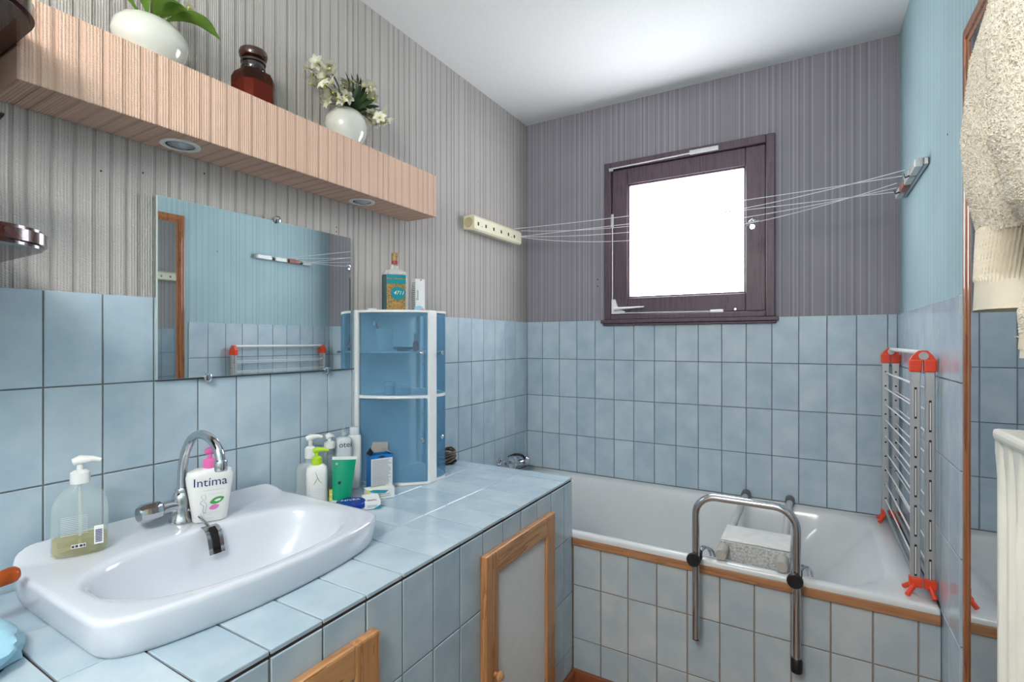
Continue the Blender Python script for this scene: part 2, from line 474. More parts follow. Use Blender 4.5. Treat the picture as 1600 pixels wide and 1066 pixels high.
# ------------------------------------------------------------------ window
win = bpy.data.objects.new('window_1', None); C.objects.link(win); win['kind'] = 'structure'
win['label'] = 'small dark wooden window with a frosted pane'
win.location = (0.865, D_, 1.302)
def frame4(bm, x0, x1, z0, z1, w, y0, y1, bev=0.003):
    bx(bm, x0, x0 + w, y0, y1, z0, z1, bev); bx(bm, x1 - w, x1, y0, y1, z0, z1, bev)
    bx(bm, x0 + w, x1 - w, y0, y1, z1 - w, z1, bev); bx(bm, x0 + w, x1 - w, y0, y1, z0, z0 + w, bev)
yf = D_ + 0.008
for (n, x0, x1, z0, z1) in (('casing', 0.467, 0.503, 1.318, 2.136), ('casing', 1.227, 1.263, 1.318, 2.136), ('casing', 0.503, 1.227, 2.10, 2.136), ('casing', 0.503, 1.227, 1.318, 1.345)):
    obj(n, bx(nb(), x0, x1, yf - 0.022, yf + 0.06, z0, z1, 0.003), M_WINF, win)
obj('sash', (lambda b: (frame4(b, 0.505, 1.225, 1.347, 2.098, 0.083, yf - 0.004, yf + 0.05), b)[1])(nb()), M_WINF, win)
obj('glazing_bead', (lambda b: (frame4(b, 0.588, 1.142, 1.430, 2.015, 0.008, yf + 0.004, yf + 0.03, 0.002), b)[1])(nb()), M_WINF, win)
obj('pane', bx(nb(), 0.594, 1.136, yf + 0.018, yf + 0.024, 1.436, 2.009), M_PANE, win, label='frosted glass pane')
bm = nb(); bx(bm, 0.452, 1.278, yf - 0.034, yf + 0.0, 1.30, 1.318, 0.004, 2); bx(bm, 0.462, 1.268, yf - 0.026, yf, 1.288, 1.30, 0.003)
obj('sill', bm, M_WINF, win)
M_HW = mat('white_hardware', srgb(214, 214, 216), 0.3, 0.3)
yh = yf - 0.010
obj('lock_rod', tube(nb(), [(0.509, yh, 1.36), (0.509, yh, 1.86)], 0.0035, 8), M_HW, win, True)
obj('lock_rod', tube(nb(), [(0.505, yh - 0.016, 2.102), (1.03, yh - 0.016, 2.112)], 0.0035, 8), M_HW, win, True)
obj('rod_cover', bx(nb(), 0.90, 1.03, yh - 0.024, yh - 0.008, 2.103, 2.121, 0.002), M_HW, win)
obj('rod_cover', bx(nb(), 0.503, 0.516, yh - 0.006, yh + 0.006, 1.80, 1.87, 0.002), M_HW, win)
obj('corner_joint', bx(nb(), 0.494, 0.52, yh - 0.022, yh + 0.0, 2.085, 2.108, 0.004), M_CHROME, win)
obj('lock_rod', tube(nb(), [(0.55, yh - 0.004, 1.352), (1.04, yh - 0.004, 1.348)], 0.0035, 8), M_HW, win, True)
obj('rod_cover', bx(nb(), 0.99, 1.05, yh - 0.01, yh + 0.006, 1.342, 1.356, 0.002), M_HW, win)
obj('screw', lathe(nb(), [(0.006, -0.004), (0.006, 0.002)], 10, (1.10, yh, 1.356), ax='Y'), M_CHROME, win, True)
obj('corner_plate', prism(nb(), [(0.506, 1.349), (0.575, 1.349), (0.575, 1.362), (0.545, 1.372), (0.532, 1.40), (0.525, 1.425), (0.506, 1.425)], yh - 0.006, yh + 0.006, 'XZ'), M_WPLASTIC, win)
obj('handle', tube(nb(), [(0.522, yh - 0.014, 1.374), (0.56, yh - 0.016, 1.376), (0.68, yh - 0.018, 1.380)], [0.010, 0.007, 0.003], 10), M_WPLASTIC, win, True)

# ------------------------------------------------------------------ bathtub and tiled bath panel
YT = 1.737
tub = thing('bathtub', 'white enamel bathtub fitted between the tiled walls under the window', 'bathtub', (0.85, 2.14, ZF))
ZR = 0.495
def tubring(x0, x1, y0, y1, rr, z, k=10):
    P = rrect(x0, x1, y0, y1, rr, k)
    # subdivide the straight sides so that every ring matches
    return [(p[0], p[1], z) for p in P]
rings = [tubring(0.002, 1.698, YT, D_ - 0.001, 0.006, ZR - 0.018), tubring(0.002, 1.698, YT, D_ - 0.001, 0.008, ZR - 0.006),
         tubring(0.006, 1.694, YT + 0.004, D_ - 0.004, 0.012, ZR),
         tubring(0.10, 1.600, YT + 0.036, D_ - 0.05, [0.16, 0.16, 0.24, 0.30], ZR - 0.002),
         tubring(0.112, 1.586, YT + 0.048, D_ - 0.06, [0.16, 0.16, 0.235, 0.29], ZR - 0.014),
         tubring(0.125, 1.54, YT + 0.062, D_ - 0.072, [0.17, 0.17, 0.22, 0.27], ZR - 0.06),
         tubring(0.15, 1.42, YT + 0.085, D_ - 0.095, [0.17, 0.17, 0.2, 0.24], 0.28),
         tubring(0.18, 1.30, YT + 0.11, D_ - 0.12, [0.16, 0.16, 0.18, 0.2], 0.14),
         tubring(0.23, 1.22, YT + 0.16, D_ - 0.17, [0.13, 0.13, 0.14, 0.15], 0.095),
         tubring(0.40, 1.05, YT + 0.28, D_ - 0.28, [0.08] * 4, 0.088)]
fine_ = list(rings[:4])
for i in range(3, len(rings) - 1):       # smooth the basin profile between the key rings
    r0, r1, r2, r3 = rings[max(3, i - 1)], rings[i], rings[i + 1], rings[min(len(rings) - 1, i + 2)]
    for j in range(1, 5):
        t_ = j / 4
        fine_.append([tuple(0.5 * (2 * b + (c - a) * t_ + (2 * a - 5 * b + 4 * c - d) * t_ ** 2 + (3 * b - a - 3 * c + d) * t_ ** 3) for a, b, c, d in zip(p0, p1, p2, p3)) for p0, p1, p2, p3 in zip(r0, r1, r2, r3)])
bm = loft(nb(), fine_, False, True)
obj('shell', bm, M_TUB, tub, True, angle=60)
obj('drain', lathe(nb(), [(0.03, 0), (0.03, 0.003), (0.022, 0.004), (0.02, 0.001)], 24, (0.48, 2.13, 0.088)), M_CHROME, tub, True)
ypan = 1.745
apron = thing('tiled_bath_surround', 'bath surround of pale tiles under a wooden edge strip', 'bath surround', (1.17, ypan + 0.02, ZF))
obj('backing', bx(nb(), 0.600, 1.699, ypan + 0.0025, ypan + 0.03, ZF + 0.002, 0.474), M_GROUTP, apron)
obj('wooden_strip', bx(nb(), 0.635, 1.697, ypan - 0.012, ypan + 0.002, 0.450, 0.4765, 0.0015), M_TRIM, apron)
xs = [0.6335] + [0.742 + 0.1011 * i for i in range(10)] + [1.699]
for i in range(len(xs) - 1):
    for (b0, b1) in ((0.299, 0.4495), (0.102, 0.295), (-0.083, 0.098)):
        o = tile(apron, 'y-', xs[i] + 0.002, xs[i + 1] - 0.002 if i < 10 else xs[i + 1], b0, b1, ypan, M_TILEW)
        o.location -= Vector(apron.location)

# ------------------------------------------------------------------ tiled vanity counter
XC, YCE, ZCT = 0.634, 1.735, 0.7007
Y0C = -0.32
van = thing('vanity_counter', 'long vanity counter covered in blue tiles along the left wall', 'counter', (0.3, 0.7, ZF))
vo = Vector(van.location)
HX0, HX1, HY0, HY1 = 0.165, 0.460, 0.409, 0.866      # cut-out for the washbasin
bm = nb()
zt_, zb_ = ZCT - 0.0050, ZF + 0.002
bx(bm, 0.0, HX0, Y0C, YCE - 0.004, zb_, zt_); bx(bm, HX1, XC - 0.003, Y0C, YCE - 0.004, zb_, zt_)
bx(bm, HX0, HX1, Y0C, HY0, zb_, zt_); bx(bm, HX0, HX1, HY1, YCE - 0.004, zb_, zt_); bx(bm, HX0, HX1, HY0, HY1, zb_, 0.55)
obj('masonry_core', bm, M_GROUTD, van)
obj('grout', bx(nb(), XC - 0.003, XC - 0.0022, Y0C, YCE - 0.004, ZF + 0.002, ZCT - 0.017), M_GROUT, van)
YC0 = 1.664
xj = [0.003, 0.2255, 0.4290, XC - 0.0005]
DOORS = [(1.123, 1.548), (0.315, 0.738)]
k = 0
while True:
    a1 = YCE if k == 0 else YC0 - PX * (k - 1) - 0.0021
    a0 = YC0 - PX * k + 0.0021
    if a0 < Y0C: break
    for i in range(3):
        x0_, x1_ = xj[i] + 0.0015, xj[i + 1] - (0.0015 if i < 2 else 0)
        if a1 > HY0 and a0 < HY1:          # tiles are cut around the washbasin
            if i == 0: x1_ = HX0
            elif i == 1:
                if a1 - HY1 < 0.01: continue
                tile(van, 'z+', x0_, HX1 - 0.002, max(a0, HY1), a1, ZCT, M_TILE).location -= vo
                continue
            else: x0_ = HX1
        tile(van, 'z+', x0_, x1_, a0, a1, ZCT, M_TILE).location -= vo
    rows = [(0.4815 + J / 2, ZCT - 0.0155), (0.2745 + J / 2, 0.4815 - J / 2), (0.0676 + J / 2, 0.2745 - J / 2), (-0.015, 0.0676 - J / 2)]
    for (b0, b1) in rows:
        hid = any(d0 - 0.002 < a0 and a1 < d1 + 0.002 for d0, d1 in DOORS)
        if hid and b1 < 0.62 and b0 > 0.02: continue
        tile(van, 'x+', a0, a1, b0, b1, XC, M_TILE).location -= vo
    k += 1
# tiled end of the counter above the bath
for i in range(3):
    o = tile(van, 'y-', xj[i] + 0.0015, xj[i + 1] - 0.0015, 0.500, ZCT - 0.0155, YCE + 0.0005, M_TILE)
    o.location -= vo; o.rotation_euler = (0, 0, PI)
# doors
def vdoor(y0, y1, knob_y):
    z0, z1, x0, x1 = 0.02, 0.630, XC + 0.001, XC + 0.022
    s = 0.064
    d = obj('door', bx(nb(), x0, x0 + 0.012, y0 + s - 0.004, y1 - s + 0.004, z0 + s - 0.004, z1 - s + 0.004), M_WHITEP, van, label='pine framed door with white panel')
    obj('stile', bx(nb(), x0, x1, y0, y0 + s, z0, z1, 0.005, 2), M_PINE, d); obj('stile', bx(nb(), x0, x1, y1 - s, y1, z0, z1, 0.005, 2), M_PINE, d)
    obj('rail', bx(nb(), x0, x1 - 0.0006, y0 + s - 0.002, y1 - s + 0.002, z1 - s, z1, 0.005, 2), M_PINEH, d)
    obj('rail', bx(nb(), x0, x1 - 0.0006, y0 + s - 0.002, y1 - s + 0.002, z0, z0 + s, 0.005, 2), M_PINEH, d)
    obj('knob', lathe(nb(), [(0.007, 0), (0.006, 0.008), (0.013, 0.014), (0.0135, 0.02), (0.009, 0.026), (0.002, 0.028)], 20, (x1 - 0.001, knob_y, 0.297), ax='X'), M_PINE, d, True)
vdoor(1.123, 1.548, 1.165)
vdoor(0.315, 0.738, 0.36)
# plinths (skirting of wood)
struct('trim_1', bx(nb(), XC, XC + 0.014, Y0C, ypan - 0.014, ZF, -0.016, 0.002), M_PLINTH, 'wooden plinth below the counter')
struct('trim_2', bx(nb(), XC + 0.001, 1.699, ypan - 0.014, ypan - 0.0005, ZF, -0.012, 0.002), M_PLINTH, 'wooden plinth below the bath panel')

# ------------------------------------------------------------------ washbasin
def basin():
    t = thing('washbasin', 'white ceramic washbasin set into the tiled counter', 'washbasin', (0.27, 0.635, ZCT))
    N = 240
    yc, xc = 0.643, 0.30
    def outer(f, off=0.0):
        # rounded rectangle with bowed front (large x)
        out = []
        for i in range(N):
            a = 2 * PI * i / N
            c, s_ = math.cos(a), math.sin(a)
            e = 9.0
            hx_f, hx_b, hy = 0.205 - off, 0.288, 0.302 - off
            hx = hx_f if c > 0 else hx_b - (off if off < 0.02 else 0.012)
            rr = 1.0 / ((abs(c) / hx) ** e + (abs(s_) / hy) ** e) ** (1 / e)
            x = xc + rr * c; y = yc + rr * s_
            if c > 0:
                b = 1 - ((y - yc) / hy) ** 2
                x -= 0.0; x += (0.042 * b - 0.038) * max(0.0, (x - xc) / 0.2)
            out.append((x, y))
        return out
    def bowl(k):
        out = []
        for i in range(N):
            a = 2 * PI * i / N
            c, s_ = math.cos(a), math.sin(a)
            e = 2.5
            hx = (0.172 if c > 0 else 0.130) * k; hy = 0.252 * k
            rr = 1.0 / ((abs(c) / hx) ** e + (abs(s_) / hy) ** e) ** (1 / e)
            out.append((xc + 0.0 + rr * c, yc + rr * s_))
        return out
    def zr(x, y):
        q = min(1, max(0, (0.075 - x) / 0.05)); q = q * q * (3 - 2 * q)
        return 0.769 + 0.024 * q
    R = []
    o0 = outer(1, 0.016)
    R.append([(x, y, ZCT + 0.0005) for x, y in o0])
    o1 = outer(1, 0.009); R.append([(x, y, ZCT + 0.010) for x, y in o1])
    o2 = outer(1, 0.003); R.append([(x, y, zr(x, y) - 0.012) for x, y in o2])
    o3 = outer(1, 0.0035); R.append([(x, y, zr(x, y) - 0.005) for x, y in o3])
    o4 = outer(1, 0.007); R.append([(x, y, zr(x, y) - 0.0005) for x, y in o4])
    o5 = outer(1, 0.013); R.append([(x, y, zr(x, y)) for x, y in o5])
    B = bowl(1.03)
    for f in (0.3, 0.6, 0.85):
        R.append([(a[0] * (1 - f) + b[0] * f, a[1] * (1 - f) + b[1] * f, 0.7675 + 0 * f + max(0, zr(a[0] * (1 - f) + b[0] * f, 0) - 0.7675) * (1 - f)) for a, b in zip(o5, B)])
    for kf, z in ((1.03, 0.7662), (1.0, 0.7625), (0.975, 0.754), (0.94, 0.735), (0.88, 0.70), (0.79, 0.665), (0.66, 0.64), (0.48, 0.625), (0.28, 0.618), (0.12, 0.615)):
        R.append([(x + 0.0 * (1 - kf), y, z) for x, y in bowl(kf)])
    obj('bowl', loft(nb(), R, False, True), M_CER, t, True, angle=50)
    obj('drain_ring', lathe(nb(), [(0.031, 0.0), (0.031, 0.005), (0.024, 0.006), (0.021, 0.002), (0.02, -0.001)], 28, (0.30, 0.635, 0.6165)), M_CHROME, t, True)
    # overflow slot on the back slope of the bowl
    bm = nb()
    pts = [(0.160, 0.7675), (0.172, 0.7665), (0.184, 0.758), (0.191, 0.742), (0.197, 0.722), (0.2, 0.71)]
    for (ya, yb, m) in ((-0.018, 0.018, 0),):
        prev = None
        for (x, z) in pts:
            cur = [bm.verts.new((x + 0.003, 0.668 + ya, z + 0.0015)), bm.verts.new((x + 0.003, 0.668 + yb, z + 0.0015))]
            if prev: bm.faces.new([prev[0], prev[1], cur[1], cur[0]])
            prev = cur
    bmesh.ops.solidify(bm, geom=list(bm.faces), thickness=0.002)
    ov = obj('overflow_trim', bm, M_CHROME, t, True)
    bm = nb(); prev = None
    for (x, z) in pts[1:]:
        cur = [bm.verts.new((x + 0.0052, 0.668 - 0.008, z + 0.002)), bm.verts.new((x + 0.0052, 0.668 + 0.008, z + 0.002))]
        if prev: bm.faces.new([prev[0], prev[1], cur[1], cur[0]])
        prev = cur
    bmesh.ops.solidify(bm, geom=list(bm.faces), thickness=0.0008)
    obj('slot', bm, M_DARK, ov)
    return t
basin()

# tap
tap = thing('basin_tap', 'chrome two-handle tap with a tall curved spout on the washbasin', 'tap', (0.078, 0.652, 0.7695))
tx, ty, tz = 0.078, 0.652, 0.7695
obj('body', lathe(nb(), [(0.028, 0), (0.028, 0.006), (0.024, 0.012), (0.021, 0.03), (0.022, 0.055), (0.019, 0.068), (0.013, 0.074)], 28, (tx, ty, tz)), M_CHROME, tap, True)
obj('valve_arm', tube(nb(), [(tx, ty - 0.045, tz + 0.042), (tx, ty + 0.045, tz + 0.042)], 0.0155, 20), M_CHROME, tap, True)
arc = [(tx, ty, tz + 0.07), (tx, ty, tz + 0.10), (tx + 0.003, ty, tz + 0.13), (tx + 0.017, ty, tz + 0.172), (tx + 0.045, ty, tz + 0.205), (tx + 0.085, ty, tz + 0.219),
       (tx + 0.128, ty, tz + 0.211), (tx + 0.156, ty, tz + 0.19), (tx + 0.166, ty, tz + 0.165)]
obj('spout', tube(nb(), smooth_path(arc, 6), 0.0105, 18), M_CHROME, tap, True)
obj('spout_collar', lathe(nb(), [(0.0145, 0), (0.0155, 0.003), (0.0155, 0.012), (0.013, 0.016)], 24, (tx, ty, tz + 0.066)), M_CHROME, tap, True)
obj('aerator', lathe(nb(), [(0.0125, -0.022), (0.0135, -0.018), (0.0135, 0.0), (0.0115, 0.003)], 24, (tx + 0.1665, ty, tz + 0.166)), M_CHROME, tap, True)
for s in (-1, 1):
    h = obj('handle', lathe(nb(), [(0.015, s * 0.044), (0.0205, s * 0.05), (0.022, s * 0.058), (0.0215, s * 0.085), (0.018, s * 0.093)], 10, (tx, ty, tz + 0.042), ax='Y', cap=True), M_CHROME, tap, True, angle=25)
    obj('handle_disc', lathe(nb(), [(0.015, min(s * 0.0925, s * 0.0945)), (0.015, max(s * 0.0925, s * 0.0945))], 20, (tx, ty, tz + 0.042), ax='Y'), M_STEEL, h, True)
obj('pull_rod', tube(nb(), [(tx + 0.02, ty + 0.006, tz + 0.03), (tx + 0.05, ty + 0.012, tz + 0.018), (tx + 0.092, ty + 0.018, tz - 0.006)], 0.0035, 8), M_CHROME, tap, True)

# ------------------------------------------------------------------ wall mirror (left)
mir = thing('wall_mirror', 'frameless rectangular mirror clipped to the wall above the washbasin', 'mirror', (0.012, 0.93, 1.112))
obj('glass', bx(nb(), 0.003, 0.0115, 0.628, 1.236, 1.1125, 1.5695), [mat('mirror_edge', srgb(196, 214, 210), 0.2)], mir)
obj('silvering', bx(nb(), 0.0115, 0.012, 0.6285, 1.2355, 1.113, 1.569), M_MIRROR, mir)
for (y, z) in ((0.952, 1.574), (0.748, 1.1105), (1.136, 1.1105)):
    c = obj('clip', lathe(nb(), [(0.011, -0.012), (0.011, 0.004), (0.007, 0.006)], 20, (0.012, y, z), ax='X'), M_CHROME, mir, True)

# ------------------------------------------------------------------ light pelmet / shelf
pel = thing('light_shelf', 'boxed shelf covered in peach ribbed wallpaper with recessed spotlights', 'shelf', (0.06, 0.75, 1.692))
obj('box', bx(nb(), -0.0075, 0.14, 0.337, 1.548, 1.692, 1.853, 0.003, 2), M_PEACH, pel)
M_LENS = mat('spot_lens', srgb(170, 182, 186), 0.12, 0.6, var=0.05)
for y in (0.655, 1.24):
    s = obj('spotlight', lathe(nb(), [(0.031, -0.001), (0.043, -0.001), (0.043, -0.004), (0.036, -0.0055), (0.031, -0.003)], 32, (0.064, y, 1.692), cap=False), M_WPLASTIC, pel, True, label='white recessed spotlight')
    obj('lens', lathe(nb(), [(0.031, -0.002), (0.022, -0.0035), (0.014, -0.009), (0.003, -0.010)], 28, (0.066, y, 1.692)), M_LENS, s, True)
    obj('gap_ring', lathe(nb(), [(0.0315, -0.0012), (0.0315, -0.0022), (0.022, -0.0028), (0.022, -0.0012)], 28, (0.064, y, 1.692), cap=False), M_DARK, s)


# ------------------------------------------------------------------ corner cabinet of blue plastic
M_DOOR = None
def m_frost(name, col, trans, rough=0.28, fac=0.5):
    t = NT(name)
    tr = t.add('ShaderNodeBsdfTransparent'); tr.inputs[0].default_value = trans
    n = t.noise(t.pos(), 30, 2)
    t.link(t.ramp(n, [(0.3, tuple(c * 0.95 for c in col[:3]) + (1,)), (0.7, col)]), t.b.inputs['Base Color'])
    t.b.inputs['Roughness'].default_value = rough
    mx = t.add('ShaderNodeMixShader'); mx.inputs[0].default_value = fac
    t.link(t.b.outputs[0], mx.inputs[1]); t.link(tr.outputs[0], mx.inputs[2]); t.link(mx.outputs[0], t.out.inputs['Surface'])
    return t.m
M_DOOR = m_frost('frosted_blue_plastic', srgb(132, 178, 206), srgb(214, 232, 242), 0.3, 0.80)
ZK = 1.318
cabn = thing('corner_cabinet', 'blue frosted plastic cabinet with curved doors standing on the tiled counter', 'cabinet', (0.0, 1.414, ZCT))
yc_ = 1.4135
WID = {-1: 0.146, 1: 0.186}
def qcurve(s, n=14):
    """plan of a curved door from the wall to the post; s=-1 the side of the washbasin, s=+1 the side of the bath"""
    out = []
    for i in range(n + 1):
        t = i / n
        p0, p1, p2 = Vector((0.006, yc_ + s * WID[s])), Vector((0.135 if s < 0 else 0.262, yc_ + s * 0.136)), Vector((0.229, yc_ + s * 0.0235))
        out.append(p0 * (1 - t) ** 2 + p1 * 2 * t * (1 - t) + p2 * t * t)
    return out
def plan(off=0.0):
    a = qcurve(-1); b = qcurve(1)
    P = [Vector((0.002, yc_ - 0.150)), ] + a + list(reversed(b)) + [Vector((0.002, yc_ + 0.190))]
    return [(p.x, p.y) for p in P]
def shrink(P, d):
    cx = 0.1; return [(max(0.002, cx + (x - cx) * (1 - d / 0.12)), yc_ + (y - yc_) * (1 - d / 0.14)) for x, y in P]
for (n, z0, z1, d) in (('top', ZK - 0.008, ZK, -0.002), ('shelf', 1.166, 1.172, 0.006), ('shelf', 1.006, 1.016, 0.001), ('base', ZCT + 0.0005, ZCT + 0.010, 0.001)):
    obj(n, prism(nb(), shrink(plan(), d), z0, z1), M_WPLASTIC, cabn)
obj('back_panel', bx(nb(), 0.002, 0.005, yc_ - 0.147, yc_ + 0.187, ZCT + 0.01, ZK - 0.008), M_WPLASTIC, cabn)
obj('post', bx(nb(), 0.219, 0.235, yc_ - 0.023, yc_ + 0.023, ZCT + 0.001, ZK, 0.003), M_WPLASTIC, cabn)
for s in (-1, 1):
    obj('wall_rail', bx(nb(), 0.002, 0.018, yc_ + s * (WID[s] + 0.002) - 0.006, yc_ + s * (WID[s] + 0.002) + 0.006, ZCT + 0.001, ZK, 0.002), M_WPLASTIC, cabn)
    for (z0, z1, zk) in ((1.018, ZK - 0.010, 1.166), (ZCT + 0.012, 1.004, 0.861)):
        bm = nb(); prev = None
        cur_ = qcurve(s)
        for p in cur_[1:]:
            c = [bm.verts.new((p.x, p.y, z0)), bm.verts.new((p.x, p.y, z1))]
            if prev: bm.faces.new([prev[0], c[0], c[1], prev[1]])
            prev = c
        bmesh.ops.recalc_face_normals(bm, faces=bm.faces)
        bmesh.ops.solidify(bm, geom=list(bm.faces), thickness=0.003)
        d = obj('door', bm, M_DOOR, cabn, True, label='frosted blue curved door')
        p = cur_[-2]; tng = (cur_[-1] - cur_[-3]).normalized(); nrm = Vector((tng.y, -tng.x)) * (1 if s < 0 else -1)
        q = p + nrm * 0.002; e = p + nrm * 0.016
        obj('knob', tube(nb(), [(q.x, q.y, zk), ((q.x * .5 + e.x * .5), (q.y * .5 + e.y * .5), zk), (e.x, e.y, zk), (e.x + nrm.x * 0.004, e.y + nrm.y * 0.004, zk)], [0.003, 0.004, 0.0075, 0.003], 12), M_CHROME, d, True)
# contents seen through the upper door
cup = thing('tooth_mug', 'white tooth mug on the upper shelf inside the blue cabinet', 'mug', (0.065, 1.345, 1.1725))
local(cup, 'cup', lathe(nb(), [(0.025, 0), (0.032, 0.08), (0.030, 0.08), (0.024, 0.003)], 24), M_WPLASTIC)
tb = thing('toothbrush', 'red toothbrush standing in the white tooth mug', 'toothbrush', (0.062, 1.343, 1.179))
local(tb, 'handle', tube(nb(), [(0.0, 0.0, 0.0), (-0.006, -0.012, 0.05), (-0.014, -0.026, 0.098)], 0.0035, 8), mat('red_plastic', srgb(200, 46, 60), 0.4))
local(tb, 'bristles', bx(nb(), -0.021, -0.011, -0.030, -0.022, 0.086, 0.10), M_WPLASTIC, False)
nv = thing('nail_varnish', 'small red nail varnish bottle on the upper shelf of the blue cabinet', 'bottle', (0.18, 1.385, 1.1725))
local(nv, 'flask', lathe(nb(), [(0.010, 0), (0.011, 0.004), (0.011, 0.03), (0.006, 0.036)], 16), mat('varnish_red', srgb(190, 40, 70), 0.2))
local(nv, 'cap', lathe(nb(), [(0.008, 0.036), (0.007, 0.062)], 16), mat('varnish_cap', srgb(190, 150, 160), 0.3))
tag(obj('soap_dish', lathe(nb(), [(0.022, 0), (0.036, 0.008), (0.038, 0.014), (0.034, 0.014), (0.02, 0.006)], 24, (0.13, 1.375, 1.1725)), M_BLACK, None, True), 'flat black dish on the upper shelf inside the blue cabinet', 'dish')
for (x, y, r, h, lab) in ((0.085, 1.35, 0.020, 0.045, 'round white jar on the lower shelf behind the blue door'), (0.14, 1.37, 0.022, 0.035, 'wide pale tub on the lower shelf behind the blue door')):
    jr = thing('cosmetic_jar', lab, 'jar', (x, y, 1.0165))
    local(jr, 'pot', lathe(nb(), [(r * .9, 0), (r, 0.004), (r, h * .65), (r * .94, h * .68)], 20), mat('jar_pale', srgb(214, 210, 220), 0.3))
    local(jr, 'lid', lathe(nb(), [(r * 1.03, h * .68), (r * 1.03, h * .97), (r * .95, h)], 20), M_WPLASTIC)

# ------------------------------------------------------------------ generic bottle helpers (local: front = -Y)
def sring(hx, hy, z, e=2.6, n=32):
    out = []
    for i in range(n):
        a = 2 * PI * i / n; c, s = math.cos(a), math.sin(a)
        r = 1.0 / ((abs(c) / hx) ** e + (abs(s) / hy) ** e) ** (1 / e)
        out.append((r * c, r * s, z))
    return out
def body(sections, e=2.6):
    return loft(nb(), [sring(hx, hy, z, e) for hx, hy, z in sections])
def face_to(dx, dy): return math.atan2(dy, dx) + PI / 2
def pump(t, z, m, r=0.013, h=0.04, ang=0.0, ln=0.03, up=0.0):
    c = local(t, 'pump_collar', lathe(nb(), [(r, z), (r * 1.02, z + h * .1), (r, z + h * .42), (r * .62, z + h * .5)], 22), m)
    local(t, 'pump_stem', lathe(nb(), [(r * .34, z + h * .5), (r * .34, z + h * .78)], 12), m)
    bm = nb(); ca, sa = math.cos(ang), math.sin(ang)
    tube(bm, [(-ca * r * .7, -sa * r * .7, z + h * .84), (0, 0, z + h * .9), (ca * ln * .6, sa * ln * .6, z + h * .9 + up * .5), (ca * ln, sa * ln, z + h * .82 + up)], [r * .45, r * .62, r * .38, r * .26], 12)
    local(t, 'pump_head', bm, m)

# liquid soap dispenser
M_GLASS = m_clear('clear_plastic', (0.93, 0.97, 0.96, 1), 0.88, 0.04, (0.85, 0.9, 0.9, 1))
M_SOAP = m_clear('yellow_green_soap', srgb(228, 216, 150), 0.72, 0.1, srgb(204, 192, 124))
t = thing('soap_dispenser', 'clear pump bottle with a little yellow-green soap left in it on the washbasin', 'soap bottle', (0.090, 0.448, 0.770), face_to(1.3, -0.45))
local(t, 'flask', body([(0.042, 0.026, 0.0), (0.046, 0.029, 0.004), (0.046, 0.029, 0.085), (0.043, 0.027, 0.105), (0.034, 0.022, 0.125), (0.020, 0.016, 0.138), (0.014, 0.014, 0.142), (0.014, 0.014, 0.15)]), M_GLASS)
local(t, 'liquid', body([(0.040, 0.024, 0.002), (0.044, 0.027, 0.006), (0.044, 0.027, 0.034)]), M_SOAP)
local(t, 'dip_tube', tube(nb(), [(0, 0, 0.01), (0, 0, 0.145)], 0.003, 8), mat('tube_grey', srgb(200, 204, 200), 0.4))
pump(t, 0.144, M_WPLASTIC, 0.0165, 0.052, -0.1, 0.034)
bm = nb()
for i in range(11): bx(bm, -0.030, 0.012, -0.0302, -0.0296, 0.046 + i * 0.0036, 0.0472 + i * 0.0036)
local(t, 'printed_lines', bm, mat('ink_pale', srgb(190, 200, 206), 0.5), False)
bc = local(t, 'barcode_label', bx(nb(), 0.022, 0.037, -0.0272, -0.0262, 0.018, 0.056), M_INKW, False)
bm = nb()
for i in range(8): bx(bm, 0.024, 0.035, -0.0278, -0.0270, 0.022 + i * 0.0034, 0.0238 + i * 0.0034)
local(bc, 'bars', bm, M_BLUEPRINT, False)
lb = local(t, 'icon_label', bx(nb(), -0.014, 0.009, -0.0302, -0.0294, 0.018, 0.0255), M_INKW, False)
bm = nb()
for (a, b) in ((-0.013, -0.009), (-0.0075, -0.003), (-0.001, 0.004), (0.005, 0.008)): bx(bm, a, b, -0.0306, -0.0300, 0.0195, 0.0243)
local(lb, 'icons', bm, M_INK, False)

# intimate wash bottle
M_PINK = mat('pink_plastic', srgb(232, 112, 176), 0.35, var=0.02)
t = thing('wash_bottle', 'white flattened bottle with pink pump standing beside the basin tap', 'bottle', (0.126, 0.692, 0.7695), face_to(1.3, -0.62))
secs = [(0.034, 0.017, 0.0), (0.037, 0.019, 0.003), (0.043, 0.021, 0.05), (0.049, 0.022, 0.09), (0.051, 0.022, 0.108), (0.047, 0.020, 0.121), (0.032, 0.016, 0.127), (0.012, 0.012, 0.129)]
local(t, 'flask', body(secs, 3.0), M_WPLASTIC)
pump(t, 0.128, M_PINK, 0.0145, 0.046, 0.15, 0.018, 0.004)
def wrap(sec, e=3.0, off=0.0006):
    def f(x, z):
        for (a, b) in zip(sec, sec[1:]):
            if a[2] <= z <= b[2]:
                k = (z - a[2]) / (b[2] - a[2]); hx = a[0] + (b[0] - a[0]) * k; hy = a[1] + (b[1] - a[1]) * k
                q = max(0.0, 1 - (abs(x) / hx) ** e)
                return (x, -(hy * q ** (1 / e)) - off, z)
        return (x, -0.03, z)
    return f
wf = wrap(secs)
lettering(t, 'brand_lettering', 'Int\u00edma', 0.029, lambda a, b: wf(a, b + 0.088), M_BLUEPRINT)
lettering(t, 'small_lettering', '______ _____', 0.0075, lambda a, b: wf(a + 0.008, b + 0.078), mat('ink_grey', srgb(130, 130, 150), 0.5))
lettering(t, 'small_lettering', '____ ______', 0.006, lambda a, b: wf(a + 0.013, b + 0.068), MATS['ink_grey'])
for z in (0.019, 0.023): lettering(t, 'small_lettering', '______ ____ __ _______', 0.0042, lambda a, b, z=z: wf(a, b + z), MATS['ink_grey'])
